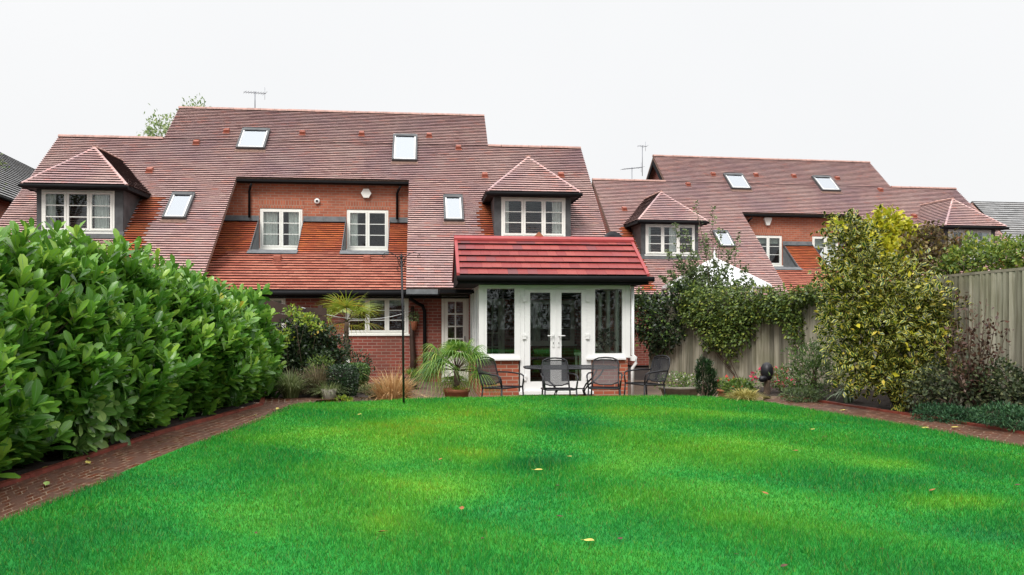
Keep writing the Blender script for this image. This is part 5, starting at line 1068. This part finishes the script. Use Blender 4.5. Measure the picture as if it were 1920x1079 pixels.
# black ornament on its stump, with pink flowers round it
g = at(1438, 735, 13.2); t = empty('garden_ornament', (g.x, g.y, ZL-.1), .0, 'glossy black egg shaped head ornament on a short post among pink flowers', 'ornament')
zc = at(1438, 696, 13.2).z-(ZL-.1); m = MB(); m.lathe([(.0, -.17), (.05, -.16), (.085, -.11), (.105, -.03), (.10, .05), (.07, .11), (.03, .14), (0, .145)], (0, 0, zc), 20); m.build('head', M['iron'], t)
m = MB(); m.tube([(-.01, -.02, zc-.12), (-.06, -.06, zc-.12), (-.115, -.08, zc-.13), (-.15, -.08, zc-.15)], [.04, .05, .055, .03], 10); m.build('beak', M['iron'], t)
m = MB(); m.lathe([(.06, 0), (.05, zc-.2), (.06, zc-.15), (0, zc-.14)], (0, 0, 0), 14); m.build('post', M['bark'], t)
bush('pink_flowers', [pb(1425, 712, 13.35, 12, 16), pb(1455, 708, 13.4, 18, 20), pb(1470, 720, 13.4, 18, 16)], 420, KITE, .055, LM['mid'], 'clump with bright pink blooms around the black ornament', 'plant', (g.x+.02, g.y+.12, ZL-.1), stems=5, trunk=.006, extra=[('flowers', 110, .085, LM['pink'], KITE)])
m = MB(); p = on_fence(1282)+Vector((-.06, -.05, 0)); p.z = at(1282, 585, p.y).z; 
m.lathe([(0, .12), (.03, .10), (.05, .04), (.055, -.04), (.03, -.06), (0, -.06)], (0, 0, 0), 12)
for k in range(5): a = k*1.257; m.tube([(.03*math.cos(a), .03*math.sin(a), -.05), (.03*math.cos(a), .03*math.sin(a), -.28)], .006, 5)
m.tube([(0, 0, .12), (0, 0, .22)], .003, 4); o = m.build('wind_chime', M['bwood']); o.location = p; tag(o, 'small brown wind chime hanging on the fence between the climbers', 'wind chime')

# ------------------------------------------------------------------ patio plants on the left
def fan_palm(name, base, crown, nfr, rad, mat, label, trunk_r, thin=.012, droop=.5, potted=False, nl=26, pet=.45, elr=(-.25, .95)):
    t = empty(name, tuple(base), 0, label, 'palm'); c = Vector(crown)
    m = MB(); n = 10; b0_ = Vector(base)
    m.tube([b0_.lerp(c, k/n)+Vector((.01*math.sin(k*2), 0, 0)) for k in range(n+1)], [trunk_r*(1.15-.35*k/n+.1*(k % 2)) for k in range(n+1)], 10); m.build('trunk', M['bark'], t, tuple(base))
    for f_ in range(nfr):
        az = f_*2.4+random.uniform(-.3, .3); el = random.uniform(*elr) if f_ > 2 else random.uniform(.8, 1.3); d = Vector((math.cos(az)*math.cos(el), math.sin(az)*math.cos(el), math.sin(el)))
        pl = rad*pet*random.uniform(.8, 1.1); h = c+d*pl+Vector((0, 0, -.05*pl)); side = d.cross(Vector((0, 0, 1))).normalized(); upv = side.cross(d).normalized()
        m = MB(); m.tube([c, c.lerp(h, .5)+Vector((0, 0, .02)), h], [.009, .007, .006], 5); 
        rr_ = rad*(1-pet)*random.uniform(.85, 1.1)
        for k in range(nl):
            a = -2.0+4.0*k/(nl-1); ld_ = d*math.cos(a)+side*math.sin(a); L = rr_*(.75+.25*math.cos(a*.7)); w_ = thin; tone = min(1, max(0, random.gauss(.5, .22)+(.25 if el < 0 else 0)))
            pr = h; sdv = ld_.cross(upv).normalized()*w_
            for s_ in range(4):
                t0, t1 = s_/4, (s_+1)/4; q0 = h+ld_*L*t0+Vector((0, 0, -droop*L*t0*t0)); q1 = h+ld_*L*t1+Vector((0, 0, -droop*L*t1*t1)); w0, w1 = (1-t0*.75), (1-t1*.9)
                m.quad([q0-sdv*w0, q0+sdv*w0, q1+sdv*w1, q1-sdv*w1], 1, tone)
        m.build('frond', [M['bark'], mat], t, tuple(base))
    return t
fan_palm('fan_palm', (at(650, 700, 16.6).x, 16.6, 0), at(650, 604, 16.6), 18, 1.0, LM['palmy'], 'yellow green fan palm on a thin trunk before the kitchen window', .055, .013, .35, nl=19)
pp = at(856, 728, 13.85); t = empty('plant_pot', (pp.x, 13.85, 0), 0, 'wide terracotta pot holding the feathery palm', 'pot'); m = MB()
m.lathe([(0, 0), (.16, 0), (.215, .30), (.235, .31), (.235, .36), (.21, .36), (.2, .32), (0, .31)], (0, 0, 0), 24); m.build('pot', M['terr'], t)
fan_palm('potted_palm', (pp.x, 13.85, .32), (pp.x, 13.85, .68), 30, .98, LM['palm'], 'feathery green palm growing in a terracotta pot left of the garden room', .05, .011, .85, nl=24, pet=.5, elr=(-.30, 1.3))
g = (pp.x, 13.7, .33); t = empty('pot_underplanting', (pp.x-.02, 13.6, .33), 0, 'tufts of lime foliage at the foot of the potted palm', 'plant'); blades('leaves', (pp.x+.05, 13.75, .33), 60, .22, .8, .016, LM['lime'], t, (pp.x-.02, 13.6, .33), 1.2, r0=.12)
# straw coloured grass
g = (at(735, 740, 13.4).x, 13.4, 0); t = empty('straw_grass', g, 0, 'tall straw brown ornamental grass left of the feeder pole', 'grass clump'); blades('blades', g, 900, 1.0, .42, .018, LM['straw'], t, g, 1.0, r0=.2); blades('outer_blades', g, 420, 1.05, .75, .016, LM['straw'], t, g, 1.25, r0=.2, lean=(.08, 0)); blades('seed_heads', g, 60, 1.30, .50, .012, LM['straw'], t, g, .85, r0=.1)
g = (at(772, 715, 17.6).x, 17.6, 0); t = empty('small_palm', g, 0, 'small bright green spiky plant in a dark pot by the brick pier', 'plant')
m = MB(); m.lathe([(0, 0), (.12, 0), (.16, .26), (.14, .26), (0, .22)], (g[0], g[1], 0), 16); m.build('pot', M['dark'], t, g); blades('leaves', (g[0], g[1], .25), 130, .48, .75, .016, LM['palm'], t, g, 1.2, r0=.05)
# wall planter beside the window with a dark stem below it
w0 = L2W(-2.40, -.12, 0); t = empty('wall_planter', (w0.x, w0.y, 1.38), HA, 'terracotta wall pot of silver leaves beside the black downpipe', 'planter'); m = MB(); m.lathe([(0, -.12), (.05, -.11), (.09, .08), (.1, .1), (.08, .1), (0, .06)], (0, 0, 0), 14); m.build('pot', M['terr'], t)
Pz, Oz = blob_pts([(w0.x, w0.y, 1.58, .10, .1, .13)], 160); scatter('foliage', Pz, Oz+rng.normal(size=Pz.shape)*.5, Oz, .06, KITE, LM['olive'], t, off=(w0.x, w0.y, 1.38)); t.rotation_euler = (0, 0, 0)
m = MB(); w1 = L2W(-2.44, -.09, 0); m.tube([(0, 0, 0), (.02, 0, .6), (-.01, 0, 1.1), (.0, 0, 1.85)], [.075, .07, .06, .04], 8); o = m.build('post', M['bwood']); o.location = (w1.x, w1.y, 0); tag(o, 'dark round timber post standing against the brick between window and downpipe', 'post')
# dark shrubs behind the hedge end
bush('dark_shrub', [pb(520, 700, 14.0, 36, 50), pb(620, 690, 14.4, 30, 40), pb(560, 640, 14.2, 42, 42), pb(600, 650, 14.4, 36, 40), pb(540, 670, 14.0, 36, 36), pb(580, 690, 14.0, 40, 36), pb(575, 612, 14.4, 20, 16)], 15000, KITE, .075, LM['dkivy'], 'dark small leafed shrub filling the corner behind the laurel hedge', 'shrub', (at(570, 700, 14.2).x, 14.2, 0), stems=8, lump=.2, trunk=.01, shell=(.2, 1.08))
bush('golden_vine', [pb(548, 584, 13.7, 18, 9), pb(572, 598, 13.8, 20, 11), pb(532, 628, 13.7, 16, 16), pb(592, 615, 13.9, 12, 10)], 420, KITE, .07, LM['lime'], 'lime and orange leafed vine trailing over the brown timber panel', 'climber', (at(560, 610, 13.9).x, 13.9, 0), stems=5, lump=.35, shell=(.3, 1.1), trunk=.005)
bush('mossy_shrub', [pb(600, 690, 13.2, 26, 22), pb(622, 712, 13.0, 20, 18)], 900, THIN, .06, LM['mid'], 'mid green bushy plant just left of the clipped box', 'shrub', (at(600, 720, 13.2).x, 13.2, 0), stems=5)
for (px, py, Y, L, sp, mt, lab, nm) in ((545, 745, 12.6, .55, .7, 'sedge', 'arching pale green and cream sedge at the end of the laurel hedge', 'variegated_sedge'), (596, 740, 12.9, .62, .6, 'plume', 'brown plumed grass between the sedge and the dark box', 'plume_grass'), (560, 735, 13.3, .85, .55, 'plume', 'taller brown feathery grass before the dark corner shrub', 'plume_grass'),
                                        (600, 700, 13.4, .8, .6, 'strap', 'spiky striped sword leaves above the brown plumes', 'sword_leaf_plant'), (615, 745, 12.6, .35, .8, 'sedge', 'small cream edged sedge tuft beside the clipped box', 'variegated_sedge')):
    g = (at(px, py, Y).x, Y, .3 if Y < 13 else .0); t = empty(nm, g, 0, lab, 'grass clump'); blades('blades', g, 26 if mt == 'strap' else 520, L*1.45, sp, .022 if mt == 'strap' else .012, LM[mt], t, g, 1.0, r0=.1, lean=(.1, 0) if mt == 'strap' else (0, 0))
    if mt == 'plume': blades('plumes', g, 60, L*1.2, sp, .018, LM['plume'], t, g, 1.35, r0=.1)
bush('lime_ground_cover', [pb(640, 752, 12.5, 20, 5, 20), pb(615, 754, 12.5, 20, 5, 18)], 260, KITE, .07, LM['lime'], 'bright lime leaves carpeting the bed by the clipped box', 'ground cover', (at(645, 750, 12.3).x, 12.3, ZL), stems=3, trunk=.006)
def box_ball(name, px, pyt, pyb, Y, wpx, mat, lab, shape=1.0):
    a, b_ = at(px, pyt, Y), at(px, pyb, Y); z = (a.z+b_.z)/2; base = (a.x, Y, b_.z-.05); t = empty(name, base, 0, lab, 'shrub'); n = 5200; d = sphere(n); r = np.array([wpx/2*Y/F, wpx/2*Y/F, (a.z-b_.z)/2]); 
    e = 4.0; dd = d/((np.abs(d)**e).sum(1)**(1/e))[:, None]; dd[:, :2] *= (1-.12*(1-dd[:, 2:3])/2); P = np.array([a.x, Y, z])+dd*r*rng.uniform(.88, 1.03, (n, 1))
    scatter('foliage', P, unit(d)*.8+rng.normal(size=P.shape)*.6, d+rng.normal(size=P.shape)*.3, rng.uniform(.02, .04, n), KITE, mat, t, off=base)
    m = MB(); m.tube([(a.x, Y, b_.z-.05), (a.x, Y, z)], .03, 8); m.build('stems', M['bark'], t, off=base)
    m = MB(); k = .80; m.lathe([(0, -r[2]*k), (r[0]*k*.85, -r[2]*k), (r[0]*k, r[2]*k*.6), (r[0]*k*.8, r[2]*k), (0, r[2]*k)], (a.x, Y, z), 12); m.build('shade_core', M['gap_shade'], t, off=base); return t  # added dark core again, painting the shade between the leaves
box_ball('clipped_box', 642, 686, 748, 12.9, 56, LM['box'], 'dark clipped box bush in a black pot at the lawn edge')
box_ball('clipped_box', 668, 683, 722, 13.7, 46, LM['boxl'], 'lighter trimmed box hedge block behind the dark clipped bush')
bush('trailing_flowers', [pb(648, 682, 13.3, 14, 7)], 9, KITE, .05, LM['white'], 'few white and orange flowers showing above the clipped box', 'plant', (at(648, 690, 13.3).x, 13.3, .4), stems=3, trunk=.005)
bush('silver_mound', [pb(700, 735, 13.5, 34, 10, 24)], 1100, THIN, .07, LM['sedge'], 'pale green low mound between box and straw grass', 'plant', (at(700, 738, 13.5).x, 13.5, 0), stems=3, trunk=.006)
bush('dark_shrub', [pb(665, 690, 15.6, 36, 26), pb(640, 655, 16.0, 22, 26)], 1300, KITE, .06, LM['dkivy'], 'dark low shrub round the fan palm\'s trunk', 'shrub', (at(660, 700, 15.8).x, 15.8, 0), stems=6)
m = MB(); g = at(640, 742, 12.55); m.lathe([(0, 0), (.09, 0), (.12, .2), (.11, .2), (0, .17)], (0, 0, 0), 16); o = m.build('plant_pot', M['stone']); g = at(617, 745, 12.5); o.location = (g.x, g.y, ZL-.05); tag(o, 'small grey pot sitting at the lawn\'s far left edge', 'pot')

# ------------------------------------------------------------------ fallen leaves
def fallen(px, py, L, mat, lab, grp, z=ZL+.03, cat='leaf'):
    L *= .72
    g = ground(px, py, z); n = 5; vs = []; a = random.uniform(0, 6.28)
    m = MB(); cols = []
    for i in range(n+1):
        t_ = i/n; w = L*.28*math.sin(PI*(t_*.92+.04)); cols.append([(k*w, (t_-.5)*L, .35*abs(k)*w+.25*L*(t_-.5)**2+random.uniform(0, .003)) for k in (-1, 0, 1)])
    for i in range(n):
        for k in (0, 1): m.quad([cols[i][k], cols[i][k+1], cols[i+1][k+1], cols[i+1][k]], 0)
    m.tube([(0, -L*.5, .06*L), (L*.05, -L*.8, .1*L)], L*.015, 4)
    o = m.build('fallen_leaf', mat); o.location = g; o.rotation_euler = (random.uniform(-.2, .2), random.uniform(-.2, .2), a); tag(o, lab, cat, grp)
ml = {k: plain(k+'_dead_leaf', c, .7, noise=.3, scale=20) for k, c in dict(orange=(.30, .11, .03), brown=(.09, .035, .02), yellow=(.50, .42, .10), green=(.28, .40, .10)).items()}
for px, py in ((1435, 926), (1492, 846), (1748, 920), (714, 998), (866, 954), (826, 862)): fallen(px, py, .085, ml['orange'], 'curled orange brown leaf lying on the lawn', 'orange leaves on the lawn')
for px, py in ((1050, 969), (1163, 1011), (1046, 911), (1560, 868), (1470, 1062), (1548, 820), (1908, 910)): fallen(px, py, .06, ml['brown'], 'small dark brown leaf lying on the lawn', 'dark leaves on the lawn')
for px, py in ((905, 1010), (1230, 850), (640, 905), (1380, 1040), (1655, 1030), (480, 1000)): fallen(px, py, .04, ml['brown'], 'tiny dark bit of leaf litter caught in the grass', 'leaf litter in the lawn', ZL+.02)
for px, py in ((1068, 857), (1524, 806), (1105, 1015), (674, 778), (1010, 882)): fallen(px, py, .10, ml['yellow'], 'pale yellow leaf lying on the lawn', 'yellow leaves on the lawn')
for px, py in ((87, 908), (86, 877), (165, 868), (478, 780), (520, 767), (1580, 770), (1735, 803), (1790, 802)): fallen(px, py, .11, ml['yellow' if px != 87 else 'green'], 'yellow leaf dropped on the brick path' if px != 87 else 'long green leaf fallen on the near left path', 'leaves on the brick paths', ZL+.02)

# row of trees at the garden's other end, behind the viewer: seen in the window panes
bls = [(-16+2.6*i+random.uniform(-.4, .4), -11+random.uniform(-.8, .8), random.uniform(2.6, 3.4), 2.1, 1.5, random.uniform(2.6, 3.6)) for i in range(14)]
Pz, Oz = blob_pts(bls, 26000, shell=(.3, 1.08), lump=.3)
tag(scatter('background_trees', Pz, Oz+rng.normal(size=Pz.shape)*.7, rng.normal(size=Pz.shape), rng.uniform(.18, .34, len(Pz)), KITE, LM['dkivy']), 'dark trees at the other end of the garden, mirrored in the window panes', 'trees', kind='stuff')
# ------------------------------------------------------------------ light, sky, camera
W = bpy.data.worlds.new('World'); S.world = W; W.use_nodes = True; nt = W.node_tree; bg = nt.nodes['Background']
sk = nd(nt, 'ShaderNodeTexSky', sky_type='NISHITA'); sk.sun_disc = False; el, az = math.radians(48), math.radians(200); sk.sun_elevation = el; sk.sun_rotation = az; sk.dust_density = 4; 
sc = nd(nt, 'ShaderNodeMixRGB', blend_type='MULTIPLY'); sc.inputs[0].default_value = 1; sc.inputs[2].default_value = (.10, .10, .10, 1); nt.links.new(sk.outputs[0], sc.inputs[1])
tcw = nd(nt, 'ShaderNodeTexCoord'); nz = nd(nt, 'ShaderNodeTexNoise', Scale=1.4, Detail=4.0); nt.links.new(tcw.outputs['Generated'], nz.inputs['Vector'])
rc = ramp(nt, [(.3, (1.0, 1.0, 1.0)), (.7, (.95, .955, .96))]); nt.links.new(nz.outputs['Fac'], rc.inputs[0])
mxw = nd(nt, 'ShaderNodeMixRGB'); mxw.inputs[0].default_value = .93; nt.links.new(sc.outputs[0], mxw.inputs[1]); nt.links.new(rc.outputs[0], mxw.inputs[2])
spx = nd(nt, 'ShaderNodeSeparateXYZ'); nt.links.new(tcw.outputs['Generated'], spx.inputs[0])
rz_ = ramp(nt, [(0, (.35,)*3), (.46, (.372,)*3), (.7, (.72,)*3), (1, (1.0,)*3)]); nt.links.new(spx.outputs[2], rz_.inputs[0])
mz = nd(nt, 'ShaderNodeMixRGB', blend_type='MULTIPLY'); mz.inputs[0].default_value = 1; nt.links.new(mxw.outputs[0], mz.inputs[1]); nt.links.new(rz_.outputs[0], mz.inputs[2])
nt.links.new(mz.outputs[0], bg.inputs[0]); bg.inputs[1].default_value = 2.0
sun = bpy.data.lights.new('sun', 'SUN'); sun.energy = 1.9; sun.angle = math.radians(22); sun.color = (1, .97, .92); so = bpy.data.objects.new('sun', sun); COL.objects.link(so)
dv = Vector((math.sin(az)*math.cos(el), math.cos(az)*math.cos(el), math.sin(el))); so.rotation_euler = dv.to_track_quat('Z', 'Y').to_euler(); so.location = (0, 0, 30)
cam = bpy.data.cameras.new('camera'); co = bpy.data.objects.new('camera', cam); COL.objects.link(co); S.camera = co
co.location = (0, 0, EYE); co.rotation_euler = (PI/2, 0, 0); cam.sensor_width = 36; cam.lens = 36*F/1920; cam.shift_y = (HY-539.5)/1920; cam.clip_end = 2000; cam.clip_start = .05
S.view_settings.view_transform = 'Standard'; S.view_settings.look = 'None'; S.view_settings.exposure = .5; S.view_settings.gamma = 1
S.cycles.max_bounces = 6; S.cycles.transparent_max_bounces = 12; S.cycles.diffuse_bounces = 3; S.cycles.glossy_bounces = 3
